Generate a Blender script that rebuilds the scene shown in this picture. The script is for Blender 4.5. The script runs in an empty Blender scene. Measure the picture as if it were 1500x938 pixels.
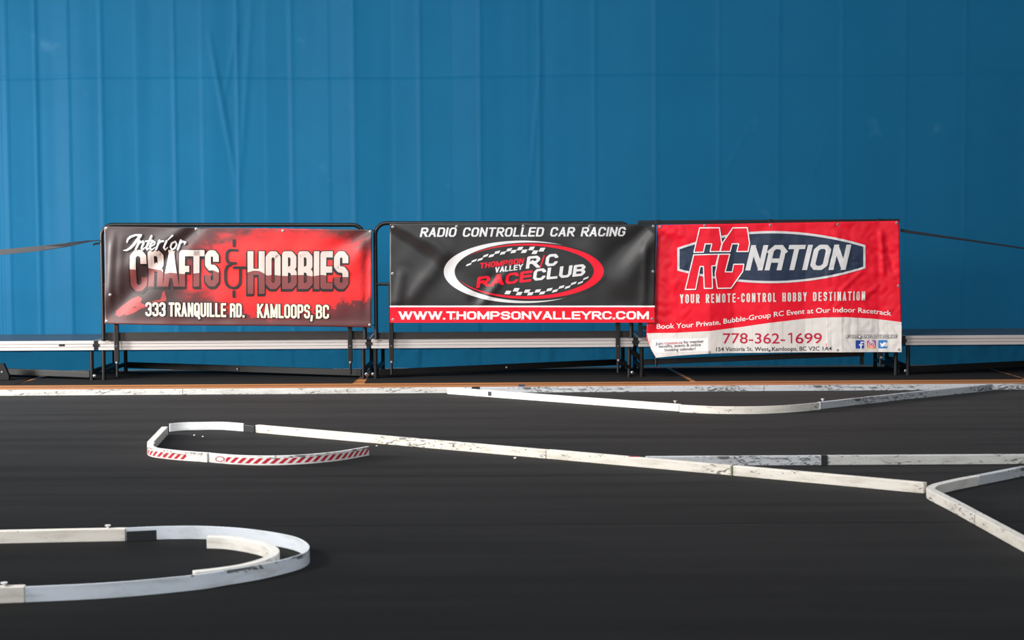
import bpy, bmesh, math, random
from mathutils import Vector, Matrix, noise
from mathutils.geometry import tessellate_polygon

random.seed(7)
scn = bpy.context.scene
COL = scn.collection

# ------------------------------------------------------------------ camera
W, H = 1500.0, 938.0
FPX = 2391.0                                   # focal length in pixels of a 1500 px wide frame
CAM = Vector((0.0, 0.0, 1.35))
PITCH = math.atan(129.0 / FPX)
ROLL = 0.0062
fwd = Vector((0, math.cos(PITCH), -math.sin(PITCH)))
up0 = Vector((0, math.sin(PITCH), math.cos(PITCH)))
rt0 = Vector((1, 0, 0))
RT = rt0 * math.cos(ROLL) - up0 * math.sin(ROLL)
UP = up0 * math.cos(ROLL) + rt0 * math.sin(ROLL)
cd = bpy.data.cameras.new('camera')
cam = bpy.data.objects.new('camera', cd)
COL.objects.link(cam)
m = Matrix((RT, UP, -fwd)).transposed().to_4x4()
m.translation = CAM
cam.matrix_world = m
cd.sensor_width = 36.0
cd.lens = 36.0 * FPX / W
cd.clip_end = 200
cd.dof.use_dof = True
cd.dof.focus_distance = 15.0
cd.dof.aperture_fstop = 5.6
scn.camera = cam

# ------------------------------------------------------------------ light, world, exposure
scn.view_settings.view_transform = 'Standard'
scn.view_settings.look = 'None'
scn.view_settings.gamma = 1.0
scn.view_settings.use_curve_mapping = False
scn.view_settings.exposure = 0.0
wd = bpy.data.worlds.new('hall_ambient')
scn.world = wd
wd.use_nodes = True
bg = wd.node_tree.nodes['Background']
bg.inputs[0].default_value = (0.86, 0.93, 1.0, 1)
bg.inputs[1].default_value = 0.55


def area(name, loc, target, sx, sy, power, color, spread):
    d = bpy.data.lights.new(name, 'AREA')
    d.shape = 'RECTANGLE'
    d.size, d.size_y = sx, sy
    d.energy = power
    d.color = color
    d.spread = math.radians(spread)
    o = bpy.data.objects.new(name, d)
    COL.objects.link(o)
    o.location = loc
    o.rotation_euler = (Vector(target) - Vector(loc)).to_track_quat('-Z', 'Y').to_euler()
    return o


area('doorway_daylight', (-7.6, 4.6, 5.0), (-0.8, 12.6, 0.0), 2.6, 2.2, 680, (1.0, 0.965, 0.92), 150)
# daylight on the far side of the translucent curtain, strongest low down on the left
area('daylight_behind_curtain', (-4.4, 21.0, 0.75), (-3.8, 16.4, 0.75), 9.0, 1.4, 215, (1.0, 0.97, 0.95), 170)
area('overhead_fill', (-2.6, 8.2, 8.0), (0.2, 13.2, 0.0), 2.0, 2.0, 150, (1.0, 0.97, 0.93), 95)  # added overhead fill: pool of light mid-floor, falling off to the corners
area('front_fill', (2.0, -6.0, 4.5), (0, 9.0, 0.3), 7.0, 4.0, 260, (0.96, 0.98, 1.0), 140)  # added fill behind the camera, lifts faces turned towards it
area('curtain_graze_fill', (-9.5, 11.8, 2.2), (-1.0, 16.4, 0.9), 1.4, 2.0, 600, (1.0, 0.97, 0.93), 130)  # added grazing light that brings out the curtain folds

# ------------------------------------------------------------------ pixel <-> place helpers


def ray(px, py):
    return fwd + RT * ((px - 750.0) / FPX) + UP * ((469.0 - py) / FPX)


def atY(px, py, Y):
    d = ray(px, py)
    return CAM + d * ((Y - CAM.y) / d.y)


def atZ(px, py, Z=0.005):
    d = ray(px, py)
    return CAM + d * ((Z - CAM.z) / d.z)


# ------------------------------------------------------------------ materials


def lin(c):
    return tuple(((v / 255.0) / 12.92 if v / 255.0 <= 0.04045 else ((v / 255.0 + 0.055) / 1.055) ** 2.4) for v in c) + (1.0,)


MATS = {}


def mat(name, rgb, rough=0.6, metal=0.0, spec=0.5, var=0.0, scale=40.0, stretch=(1, 1, 1), bump=0.0, coat=0.0):
    if name in MATS:
        return MATS[name]
    mm = bpy.data.materials.new(name)
    mm.use_nodes = True
    nt = mm.node_tree
    b = nt.nodes['Principled BSDF']
    col = lin(rgb)
    b.inputs['Base Color'].default_value = col
    b.inputs['Roughness'].default_value = rough
    b.inputs['Metallic'].default_value = metal
    b.inputs['Specular IOR Level'].default_value = spec
    b.inputs['Coat Weight'].default_value = coat
    if var > 0 or bump > 0:
        tc = nt.nodes.new('ShaderNodeTexCoord')
        mp = nt.nodes.new('ShaderNodeMapping')
        mp.inputs['Scale'].default_value = stretch
        nz = nt.nodes.new('ShaderNodeTexNoise')
        nz.inputs['Scale'].default_value = scale
        nz.inputs['Detail'].default_value = 5
        nt.links.new(tc.outputs['Object'], mp.inputs['Vector'])
        nt.links.new(mp.outputs['Vector'], nz.inputs['Vector'])
        if var > 0:
            rp = nt.nodes.new('ShaderNodeValToRGB')
            rp.color_ramp.elements[0].position = 0.25
            rp.color_ramp.elements[1].position = 0.75
            rp.color_ramp.elements[0].color = tuple(c * (1 - var) for c in col[:3]) + (1,)
            rp.color_ramp.elements[1].color = tuple(min(1, c * (1 + var)) for c in col[:3]) + (1,)
            nt.links.new(nz.outputs['Fac'], rp.inputs['Fac'])
            nt.links.new(rp.outputs['Color'], b.inputs['Base Color'])
        if bump > 0:
            bp = nt.nodes.new('ShaderNodeBump')
            bp.inputs['Strength'].default_value = bump
            bp.inputs['Distance'].default_value = 0.004
            nt.links.new(nz.outputs['Fac'], bp.inputs['Height'])
            nt.links.new(bp.outputs['Normal'], b.inputs['Normal'])
    MATS[name] = mm
    return mm


class NT:
    """small helper to wire shader maths"""

    def __init__(self, name, rough=0.5):
        self.m = bpy.data.materials.new(name)
        self.m.use_nodes = True
        self.t = self.m.node_tree
        self.b = self.t.nodes['Principled BSDF']
        self.b.inputs['Roughness'].default_value = rough
        MATS[name] = self.m

    def n(self, kind, **kw):
        x = self.t.nodes.new(kind)
        for k, v in kw.items():
            setattr(x, k, v)
        return x

    def l(self, a, b):
        self.t.links.new(a, b)

    def put(self, sock, v):
        if hasattr(v, 'is_output'):
            self.l(v, sock)
        else:
            sock.default_value = v

    def math(self, op, a, b=0.0, c=None, clamp=False):
        x = self.n('ShaderNodeMath', operation=op)
        x.use_clamp = clamp
        self.put(x.inputs[0], a)
        self.put(x.inputs[1], b)
        if c is not None:
            self.put(x.inputs[2], c)
        return x.outputs[0]

    def mix(self, f, a, b):
        x = self.n('ShaderNodeMix', data_type='RGBA')
        self.put(x.inputs[0], f)
        self.put(x.inputs[6], a)
        self.put(x.inputs[7], b)
        return x.outputs[2]

    def noise(self, vec, scale, detail=4, rough=0.55, stretch=None, dist=0.0):
        if stretch:
            mp = self.n('ShaderNodeMapping')
            mp.inputs['Scale'].default_value = stretch
            self.l(vec, mp.inputs['Vector'])
            vec = mp.outputs['Vector']
        z = self.n('ShaderNodeTexNoise')
        z.inputs['Scale'].default_value = scale
        z.inputs['Detail'].default_value = detail
        z.inputs['Roughness'].default_value = rough
        z.inputs['Distortion'].default_value = dist
        self.l(vec, z.inputs['Vector'])
        return z.outputs['Fac']

    def ramp(self, f, stops):
        r = self.n('ShaderNodeValToRGB')
        e = r.color_ramp.elements
        while len(e) < len(stops):
            e.new(0.5)
        for i, (p, c) in enumerate(stops):
            e[i].position = p
            e[i].color = c if len(c) == 4 else tuple(c) + (1,)
        self.l(f, r.inputs['Fac'])
        return r.outputs['Color']

    def smooth(self, v, lo, hi):
        x = self.n('ShaderNodeMapRange', interpolation_type='SMOOTHSTEP')
        self.put(x.inputs[0], v)
        x.inputs[1].default_value = lo
        x.inputs[2].default_value = hi
        return x.outputs[0]


BW = lambda v: (v, v, v, 1)


def board_mat(name, rgb, scuff, seed, stripes=None, edge=None, rough=0.45):
    """painted board; UV: u = metres along, v = metres up the far side, over the top, down the near side"""
    s = NT(name, rough)
    tc = s.n('ShaderNodeTexCoord')
    uv = tc.outputs['UV']
    mp = s.n('ShaderNodeMapping')
    mp.inputs['Location'].default_value = (seed * 3.7, seed * 1.3, seed)
    s.l(uv, mp.inputs['Vector'])
    uvs = mp.outputs['Vector']
    sep = s.n('ShaderNodeSeparateXYZ')
    s.l(uv, sep.inputs[0])
    u, v = sep.outputs[0], sep.outputs[1]
    base = lin(rgb)
    grime = s.noise(uvs, 5.0, 5, 0.6, (1.0, 5.0, 1.0))
    c = s.mix(s.smooth(grime, 0.45, 0.75), base, tuple(x * f for x, f in zip(base[:3], (0.74, 0.72, 0.68))) + (1,))
    if stripes:
        u0, u1, per, h, t = stripes
        # slanted red blocks on the face that looks at the camera
        q = s.math('FRACT', s.math('DIVIDE', s.math('ADD', u, s.math('MULTIPLY', v, 1.2)), per))
        on = s.math('LESS_THAN', q, 0.55)
        on = s.math('MULTIPLY', on, s.math('GREATER_THAN', u, u0))
        on = s.math('MULTIPLY', on, s.math('LESS_THAN', u, u1))
        on = s.math('MULTIPLY', on, s.math('GREATER_THAN', v, h + t + 0.014))
        on = s.math('MULTIPLY', on, s.math('LESS_THAN', v, h + t + h - 0.010))
        c = s.mix(on, c, lin((190, 30, 48)))
    a = s.noise(uvs, 16.0, 5, 0.62, (1.0, 3.2, 1.0), 1.4)
    b = s.noise(uvs, 2.2, 2, 0.5, (1.0, 2.0, 1.0))
    k = s.math('ADD', a, s.math('MULTIPLY', s.math('SUBTRACT', b, 0.5), 0.45))
    if edge:                                       # tyre rub along the upper edge of the near face
        am, h, t, ua, ub = edge[:5]
        vn = v if len(edge) == 5 else s.math('SUBTRACT', 2 * h + t, v)
        w_ = s.math('MULTIPLY', s.smooth(vn, h + t + 0.034, h + t + 0.006), s.math('GREATER_THAN', vn, h + t - 0.001))
        w_ = s.math('MULTIPLY', w_, s.math('MULTIPLY', s.smooth(u, ua, ua + .4), s.smooth(u, ub, ub - .4)))
        w_ = s.math('MULTIPLY', w_, s.smooth(s.noise(uvs, 7.0, 4, 0.6, (1.0, 2.0, 1.0)), 0.40, 0.58))
        k = s.math('ADD', k, s.math('MULTIPLY', w_, am))
    mark = s.smooth(k, 0.66 - scuff, 0.73 - scuff)
    fine = s.smooth(s.noise(uvs, 60.0, 3, 0.6, (0.5, 2.0, 1.0), 2.0), 0.66 - scuff * 0.4, 0.74)
    c = s.mix(s.math('MULTIPLY', mark, 0.80), c, lin((46, 44, 46)))
    c = s.mix(s.math('MULTIPLY', fine, 0.55), c, lin((70, 68, 68)))
    s.l(c, s.b.inputs['Base Color'])
    return s.m


# track carpet: black, faint streaks across
s = NT('black_track_carpet', 0.78)
tc = s.n('ShaderNodeTexCoord').outputs['Object']
f1 = s.noise(tc, 260.0, 2, 0.6)
f2 = s.noise(tc, 1.6, 5, 0.6, (0.35, 2.6, 1.0))
f3 = s.noise(tc, 0.9, 4, 0.55, (0.25, 5.0, 1.0))
v = s.math('ADD', s.math('MULTIPLY', f1, 0.5), s.math('ADD', s.math('MULTIPLY', f2, 0.35), s.math('MULTIPLY', f3, 0.25)))
s.l(s.ramp(v, [(0.30, lin((5, 5, 5))), (0.78, lin((17, 16.5, 16)))]), s.b.inputs['Base Color'])
bp = s.n('ShaderNodeBump')
bp.inputs['Strength'].default_value = 0.35
bp.inputs['Distance'].default_value = 0.002
s.l(f1, bp.inputs['Height'])
s.l(bp.outputs['Normal'], s.b.inputs['Normal'])
s.b.inputs['Specular IOR Level'].default_value = 0.05
sy_ = s.n('ShaderNodeSeparateXYZ')
s.l(tc, sy_.inputs[0])
wob = s.math('MULTIPLY', s.math('SUBTRACT', s.noise(tc, 2.0, 3, 0.5, (1.0, 0.0, 0.0)), 0.5), 0.05)
pile = s.math('MULTIPLY_ADD', s.math('SUBTRACT', s.math('ADD', s.math('MULTIPLY', f3, .6), s.math('MULTIPLY', f2, .4)), .5), .07, .048)
for px_, py_ in ((750, 769), (750, 697), (750, 641)):          # seams between the carpet lengths
    dy_ = s.math('ABSOLUTE', s.math('ADD', s.math('SUBTRACT', sy_.outputs[1], atZ(px_, py_).y - 5.0), wob))
    pile = s.math('MULTIPLY', pile, s.math('MULTIPLY_ADD', s.math('LESS_THAN', dy_, 0.012), -0.45, 1.0))
s.l(pile, s.b.inputs['Sheen Weight'])
s.b.inputs['Sheen Roughness'].default_value = 0.35
s.b.inputs['Sheen Tint'].default_value = (1.0, 1.0, 1.0, 1)

# gym floor: boards running along X with dark seams
s = NT('gym_floor_wood', 0.42)
geo = s.n('ShaderNodeTexCoord').outputs['Object']
sp = s.n('ShaderNodeSeparateXYZ')
s.l(geo, sp.inputs[0])
row = s.math('DIVIDE', sp.outputs[1], 0.30)
fr = s.math('FRACT', row)
idx = s.math('FLOOR', row)
wn = s.n('ShaderNodeTexWhiteNoise', noise_dimensions='1D')
s.l(idx, wn.inputs['W'])
grain = s.noise(geo, 12.0, 5, 0.6, (0.25, 8.0, 1.0))
k = s.math('ADD', s.math('MULTIPLY', wn.outputs['Value'], 0.55), s.math('MULTIPLY', grain, 0.45))
c = s.ramp(k, [(0.2, lin((168, 104, 58))), (0.5, lin((196, 130, 74))), (0.8, lin((214, 158, 102)))])
seam = s.math('LESS_THAN', fr, 0.30)
c = s.mix(s.math('MULTIPLY', seam, 0.75), c, lin((104, 62, 38)))
s.l(c, s.b.inputs['Base Color'])

# stage mat
mat('charcoal_mat', (35, 34, 35), 0.95, spec=0.1, var=0.35, scale=320, bump=0.4)

# blue curtain cloth
s = NT('blue_curtain_cloth', 0.55)
tc = s.n('ShaderNodeTexCoord').outputs['Object']
a = s.noise(tc, 1.1, 5, 0.6)
w1 = s.noise(tc, 70.0, 3, 0.6, (1.0, 1.0, 0.25))
b2 = s.noise(tc, 3.4, 3, 0.5)
k = s.math('ADD', s.math('MULTIPLY', a, 0.5), s.math('ADD', s.math('MULTIPLY', w1, 0.25), s.math('MULTIPLY', b2, 0.25)))
c = s.ramp(k, [(0.30, lin((2, 62, 94))), (0.70, lin((6, 74, 108)))])
spot = s.smooth(s.noise(tc, 2.3, 3, 0.5), 0.66, 0.80)
c = s.mix(s.math('MULTIPLY', spot, 0.14), c, lin((120, 160, 180)))
s.l(c, s.b.inputs['Base Color'])
s.b.inputs['Specular IOR Level'].default_value = 0.10
tl = s.n('ShaderNodeBsdfTranslucent')
tl.inputs['Color'].default_value = (0.03, 0.34, 0.66, 1)
ms = s.n('ShaderNodeMixShader')
ms.inputs[0].default_value = 0.35
s.l(s.b.outputs[0], ms.inputs[1])
s.l(tl.outputs[0], ms.inputs[2])
s.l(ms.outputs[0], s.t.nodes['Material Output'].inputs['Surface'])
bp = s.n('ShaderNodeBump')
bp.inputs['Strength'].default_value = 0.12
bp.inputs['Distance'].default_value = 0.003
s.l(w1, bp.inputs['Height'])
s.l(bp.outputs['Normal'], s.b.inputs['Normal'])

mat('black_steel', (13, 13, 14), 0.42, spec=0.38, var=0.15, scale=30)
mat('deck_surface', (62, 66, 74), 0.35, spec=0.5, var=0.12, scale=60)
mat('toe_board', (38, 36, 36), 0.6, spec=0.3, var=0.2, scale=20, stretch=(0.3, 1, 4))
mat('aluminium', (186, 182, 180), 0.42, metal=0.3, var=0.05, scale=8, stretch=(0.3, 1, 10))
mat('aluminium_groove', (84, 80, 80), 0.5, metal=0.2)
mat('zinc', (170, 170, 172), 0.42, metal=0.85)
mat('steel_dull', (110, 108, 106), 0.5, metal=0.6)
mat('black_plastic', (15, 15, 16), 0.45, spec=0.3)
mat('strap_webbing', (26, 27, 34), 0.6, var=0.2, scale=200)
mat('black_tape', (30, 32, 36), 0.42)
mat('blue_tape', (38, 62, 92), 0.5)
mat('white_plastic', (236, 234, 230), 0.5)

# banner prints (vinyl)
VR = 0.44
mat('vinyl_black', (26, 25, 26), VR, spec=0.55, var=0.06, scale=6)
mat('vinyl_black_emblem', (24, 24, 25), VR, spec=0.55)
mat('vinyl_red_band', (226, 16, 40), VR, spec=0.32)
mat('vinyl_red', (222, 12, 40), VR, spec=0.32, var=0.05, scale=5)
mat('print_white', (236, 234, 234), VR)
mat('print_silver', (206, 206, 208), VR)
mat('print_offwhite', (216, 213, 209), VR)
mat('print_cream', (222, 205, 186), VR)
mat('print_letter_top', (196, 179, 173), VR)
mat('print_letter_low', (116, 56, 56), VR)
mat('print_ink', (26, 20, 22), VR)
mat('print_red', (222, 18, 44), VR, spec=0.32)
mat('print_crimson', (186, 14, 58), VR)
mat('print_navy', (28, 44, 68), VR)
mat('print_grey_ink', (52, 50, 58), VR)
mat('print_plane', (150, 58, 58), VR, var=0.2, scale=20)
mat('icon_blue', (28, 66, 160), VR)
mat('icon_sky', (26, 118, 196), VR)
s = NT('icon_gradient', VR)
ge = s.n('ShaderNodeTexCoord').outputs['Generated']
sp = s.n('ShaderNodeSeparateXYZ')
s.l(ge, sp.inputs[0])
k = s.math('ADD', s.math('MULTIPLY', sp.outputs[2], 0.8), s.math('MULTIPLY', sp.outputs[0], 0.2))
s.l(s.ramp(k, [(0.0, lin((250, 190, 90))), (0.3, lin((236, 90, 70))), (0.6, lin((196, 40, 130))), (1.0, lin((100, 60, 190)))]), s.b.inputs['Base Color'])

# printed sunset picture of the first banner
s = NT('vinyl_sunset_print', VR)
ge = s.n('ShaderNodeTexCoord').outputs['Generated']
sp = s.n('ShaderNodeSeparateXYZ')
s.l(ge, sp.inputs[0])
X, Z = sp.outputs[0], sp.outputs[2]
cl = s.noise(ge, 5.0, 6, 0.62, (2.2, 1.0, 1.6), 0.6)
dx = s.math('DIVIDE', s.math('SUBTRACT', X, 0.68), 0.46)
dz = s.math('DIVIDE', s.math('SUBTRACT', Z, 0.52), 0.58)
r2 = s.math('ADD', s.math('MULTIPLY', dx, dx), s.math('MULTIPLY', dz, dz))
glow = s.math('ADD', s.math('SUBTRACT', 1.0, r2), s.math('MULTIPLY', s.math('SUBTRACT', cl, 0.5), 0.9))
c = s.ramp(glow, [(0.0, lin((52, 38, 40))), (0.30, lin((96, 34, 36))), (0.55, lin((196, 24, 30))), (0.9, lin((238, 34, 30)))])
# dark tree line low on the right and a dark ground band
tree = s.math('ADD', Z, s.math('MULTIPLY', s.math('SUBTRACT', s.noise(ge, 9.0, 6, 0.7, (2.4, 1.0, 1.0)), 0.5), 0.5))
lim = s.math('ADD', 0.10, s.math('MULTIPLY', s.smooth(X, 0.66, 0.98), 0.16))
c = s.mix(s.math('MULTIPLY', s.math('LESS_THAN', tree, lim), 0.85), c, lin((70, 26, 30)))
c = s.mix(s.math('MULTIPLY', s.smooth(Z, 0.16, 0.02), 0.7), c, lin((84, 42, 42)))
s.l(c, s.b.inputs['Base Color'])

# ------------------------------------------------------------------ object helpers


def finish(name, verts, faces, material, parent=None, origin=None, smooth=False, uvs=None, mats=None, fm=None):
    org = Vector(origin) if origin is not None else (parent_loc(parent) if parent else Vector((0, 0, 0)))
    me = bpy.data.meshes.new(name)
    me.from_pydata([tuple(Vector(p) - org) for p in verts], [], faces)
    for mm in (mats or [material]):
        me.materials.append(MATS[mm] if isinstance(mm, str) else mm)
    if fm:
        me.polygons.foreach_set('material_index', fm)
    if smooth:
        me.polygons.foreach_set('use_smooth', [True] * len(me.polygons))
    if uvs:
        lay = me.uv_layers.new(name='UVMap')
        lay.data.foreach_set('uv', [c for uv in uvs for c in uv])
    me.update()
    o = bpy.data.objects.new(name, me)
    COL.objects.link(o)
    if parent:
        o.parent = parent
        o.location = org - parent_loc(parent)
    else:
        o.location = org
    return o


def parent_loc(p):
    v = Vector(p.location)
    while p.parent:
        p = p.parent
        v += p.location
    return v


def empty(name, loc):
    o = bpy.data.objects.new(name, None)
    o.empty_display_size = 0.1
    COL.objects.link(o)
    o.location = loc
    return o


def tag(o, label=None, cat=None, group=None, kind=None):
    if label:
        o['label'] = label
    if cat:
        o['category'] = cat
    if group:
        o['group'] = group
    if kind:
        o['kind'] = kind
    return o


class MB:
    """collects simple solids into one mesh"""

    def __init__(self):
        self.v, self.f = [], []

    def box(self, lo, hi):
        n = len(self.v)
        (x0, y0, z0), (x1, y1, z1) = lo, hi
        self.v += [Vector(p) for p in ((x0, y0, z0), (x1, y0, z0), (x1, y1, z0), (x0, y1, z0), (x0, y0, z1), (x1, y0, z1), (x1, y1, z1), (x0, y1, z1))]
        self.f += [tuple(n + i for i in q) for q in ((3, 2, 1, 0), (4, 5, 6, 7), (0, 1, 5, 4), (1, 2, 6, 5), (2, 3, 7, 6), (3, 0, 4, 7))]
        return self

    def bar(self, a, b, w, h, upv=(0, 0, 1)):
        a, b = Vector(a), Vector(b)
        d = (b - a).normalized()
        s_ = d.cross(Vector(upv)).normalized()
        u_ = s_.cross(d)
        n = len(self.v)
        for p in (a, b):
            self.v += [p - s_ * w / 2 - u_ * h / 2, p + s_ * w / 2 - u_ * h / 2, p + s_ * w / 2 + u_ * h / 2, p - s_ * w / 2 + u_ * h / 2]
        self.f += [tuple(n + i for i in q) for q in ((0, 1, 2, 3), (7, 6, 5, 4), (4, 5, 1, 0), (5, 6, 2, 1), (6, 7, 3, 2), (7, 4, 0, 3))]
        return self

    def tube(self, pts, r, seg=14):
        pts = [Vector(p) for p in pts]
        n0 = len(self.v)
        prev = None
        for i, p in enumerate(pts):
            if i == 0:
                t = pts[1] - p
            elif i == len(pts) - 1:
                t = p - pts[-2]
            else:
                t = (pts[i + 1] - p).normalized() + (p - pts[i - 1]).normalized()
            t.normalize()
            if prev is None:
                a = t.orthogonal().normalized()
            else:
                a = (prev - t * prev.dot(t)).normalized()
            prev = a
            b = t.cross(a)
            for k in range(seg):
                an = 2 * math.pi * k / seg
                self.v.append(p + (a * math.cos(an) + b * math.sin(an)) * r)
        for i in range(len(pts) - 1):
            for k in range(seg):
                k2 = (k + 1) % seg
                self.f.append((n0 + i * seg + k, n0 + i * seg + k2, n0 + (i + 1) * seg + k2, n0 + (i + 1) * seg + k))
        self.f.append(tuple(n0 + k for k in reversed(range(seg))))
        e = n0 + (len(pts) - 1) * seg
        self.f.append(tuple(e + k for k in range(seg)))
        return self

    def ring(self, c, axis, r0, r1, h, seg=14):
        """flat ring (grommet) around an axis"""
        c, ax = Vector(c), Vector(axis).normalized()
        a = ax.orthogonal().normalized()
        b = ax.cross(a)
        n = len(self.v)
        for k in range(seg):
            an = 2 * math.pi * k / seg
            d = a * math.cos(an) + b * math.sin(an)
            self.v += [c + d * r0, c + d * r0 + ax * h, c + d * r1 + ax * h * 0.6, c + d * r1]
        for k in range(seg):
            p, q = n + 4 * k, n + 4 * ((k + 1) % seg)
            for j in range(4):
                j2 = (j + 1) % 4
                self.f.append((p + j, q + j, q + j2, p + j2))
        return self

    def build(self, name, material, parent=None, origin=None, smooth=False, bevel=0.0):
        o = finish(name, self.v, self.f, material, parent, origin, smooth)
        bm = bmesh.new()
        bm.from_mesh(o.data)
        bmesh.ops.recalc_face_normals(bm, faces=bm.faces)
        bm.to_mesh(o.data)
        bm.free()
        if bevel:
            md = o.modifiers.new('bevel', 'BEVEL')
            md.width = bevel
            md.segments = 2
            md.limit_method = 'ANGLE'
        elif smooth:
            try:
                o.data.set_sharp_from_angle(angle=math.radians(40))
            except Exception:
                pass
        return o


# ------------------------------------------------------------------ setting: floor, mats, track carpet
fl = MB().box((-14, -3, -0.1), (14, 24, 0.0)).build('floor', 'gym_floor_wood')
tag(fl, kind='structure')

for nm, x0, x1 in (('wall_left', -13.2, -13.0), ('wall_right', 11.0, 11.2)):
    tag(MB().box((x0, -3, 0), (x1, 24, 8.0)).build(nm, mat('wall_paint', (120, 130, 140), .8)), kind='structure')

TRK = 0.005
tk = MB().box((-12, -2.5, 0.0), (10.6, 13.67, TRK)).build('track_covering', 'black_track_carpet', origin=(0, 5, 0))
tag(tk, 'large black carpet laid as the race track surface over the wooden floor', 'carpet')


def gap_line(xf, yf, xb, yb):
    return atZ(xf, yf, 0.0), atZ(xb, yb, 0.0)


MF, MBK = 14.60, 15.97                         # front and back edge of the stage mats


def slab(name, x0f, x1f, x0b, x1b, label):
    vs = [Vector((x0f, MF, 0)), Vector((x1f, MF, 0)), Vector((x1b, MBK, 0)), Vector((x0b, MBK, 0))]
    vs += [p + Vector((0, 0, 0.006)) for p in vs]
    fs = [(3, 2, 1, 0), (4, 5, 6, 7), (0, 1, 5, 4), (1, 2, 6, 5), (2, 3, 7, 6), (3, 0, 4, 7)]
    o = finish(name, vs, fs, 'charcoal_mat', origin=((x0f + x1f) / 2, MF, 0))
    return tag(o, label, 'mat', 'dark mats under the stage decks')


def xg(px, py, Y):
    return atY(px, py, Y).x


g0f, g1f, g2f, g3f = xg(19, 563, MF), xg(525, 562, MF), xg(1015, 558, MF), xg(1502, 554, MF)
g0b, g1b, g2b, g3b = xg(82, 544, MBK), xg(541, 541, MBK), xg(980, 539, MBK), xg(1440, 538, MBK)
slab('stage_mat', -9, g0f - 0.001, -9, g0b - 0.07, 'dark grey mat under the stage deck at the far left edge')
slab('stage_mat', g0f + 0.001, g1f - 0.058, g0b + 0.07, g1b - 0.03, 'dark grey mat under the deck with the black-and-red crafts and hobbies banner')
slab('stage_mat', g1f + 0.055, g2f - 0.026, g1b + 0.03, g2b - 0.025, 'dark grey mat under the deck with the black race club banner')
slab('stage_mat', g2f + 0.026, g3f - 0.02, g2b + 0.025, g3b - 0.02, 'dark grey mat under the deck with the bright red banner')
slab('stage_mat', g3f + 0.02, 9, g3b + 0.02, 9, 'dark grey mat at the far right edge beyond the red banner deck')

tp = [atZ(x, y, 0.0) for x, y in ((759, 564), (768, 564), (772, 569.5), (762, 569.5))]
vs = tp + [p + Vector((0, 0, 0.0012)) for p in tp]
o = finish('tape_mark', vs, [(3, 2, 1, 0), (4, 5, 6, 7), (0, 1, 5, 4), (1, 2, 6, 5), (2, 3, 7, 6), (3, 0, 4, 7)], 'blue_tape', origin=tp[0])
tag(o, 'short dark blue tape mark on the wooden strip below the black banner', 'tape')

# ------------------------------------------------------------------ blue curtain
CY = 16.23
major = [-330, -240, -150, -60, 5, 60, 155, 260, 352, 430, 522, 617, 705, 793, 873, 960, 1053, 1141, 1233, 1325, 1411, 1500, 1590, 1680, 1770]
minor = [18, 108, 205, 300, 392, 486, 580, 662, 775]
CX = lambda px: (px - 750) * CY / FPX
mj = [CX(p) for p in major]
mn = [CX(p) for p in minor]
rr = random.Random(11)
knots = sorted([(x, rr.uniform(-0.055, 0.055)) for x in mj] + [(x, rr.uniform(-0.045, 0.045)) for x in mn])
edges_ = [(x, rr.uniform(0.010, 0.024), rr.uniform(0.08, 0.16), rr.choice((1, 1, -1))) for x in mj] + [(x, rr.uniform(0.006, 0.016), rr.uniform(0.06, 0.12), rr.choice((1, -1))) for x in mn]


def knot_val(x):
    if x <= knots[0][0]:
        return knots[0][1]
    for (a, va), (b, vb) in zip(knots, knots[1:]):
        if a <= x <= b:
            t = (x - a) / (b - a)
            t2 = t * t * (3 - 2 * t) * 0.35 + t * 0.65
            return va + (vb - va) * t2
    return knots[-1][1]


def seg_ridge(x, z, a, b, w, amp):
    ax, az = a
    bx, bz = b
    dx, dz = bx - ax, bz - az
    L2 = dx * dx + dz * dz
    t = ((x - ax) * dx + (z - az) * dz) / L2
    if t < -0.1 or t > 1.1:
        return 0.0
    tt = max(0.0, min(1.0, t))
    d = math.hypot(x - ax - dx * tt, z - az - dz * tt)
    fade = math.sin(math.pi * min(1, max(0, 0.12 + 0.76 * t)))
    return amp * fade * math.exp(-(d / w) ** 2)


def cpt(px, py):
    p = atY(px, py, CY)
    return (p.x, p.z)


diag = [(cpt(307, 50), cpt(346, 268), 0.022, 0.020), (cpt(352, 20), cpt(327, 150), 0.02, 0.008), (cpt(368, 0), cpt(352, 270), 0.03, 0.012),
        (cpt(1128, 130), cpt(1026, 322), 0.014, 0.006), (cpt(1220, 175), cpt(1172, 310), 0.014, 0.005), (cpt(795, 60), cpt(772, 320), 0.02, 0.01)]
Zseam = atY(700, 111, CY).z


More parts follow.
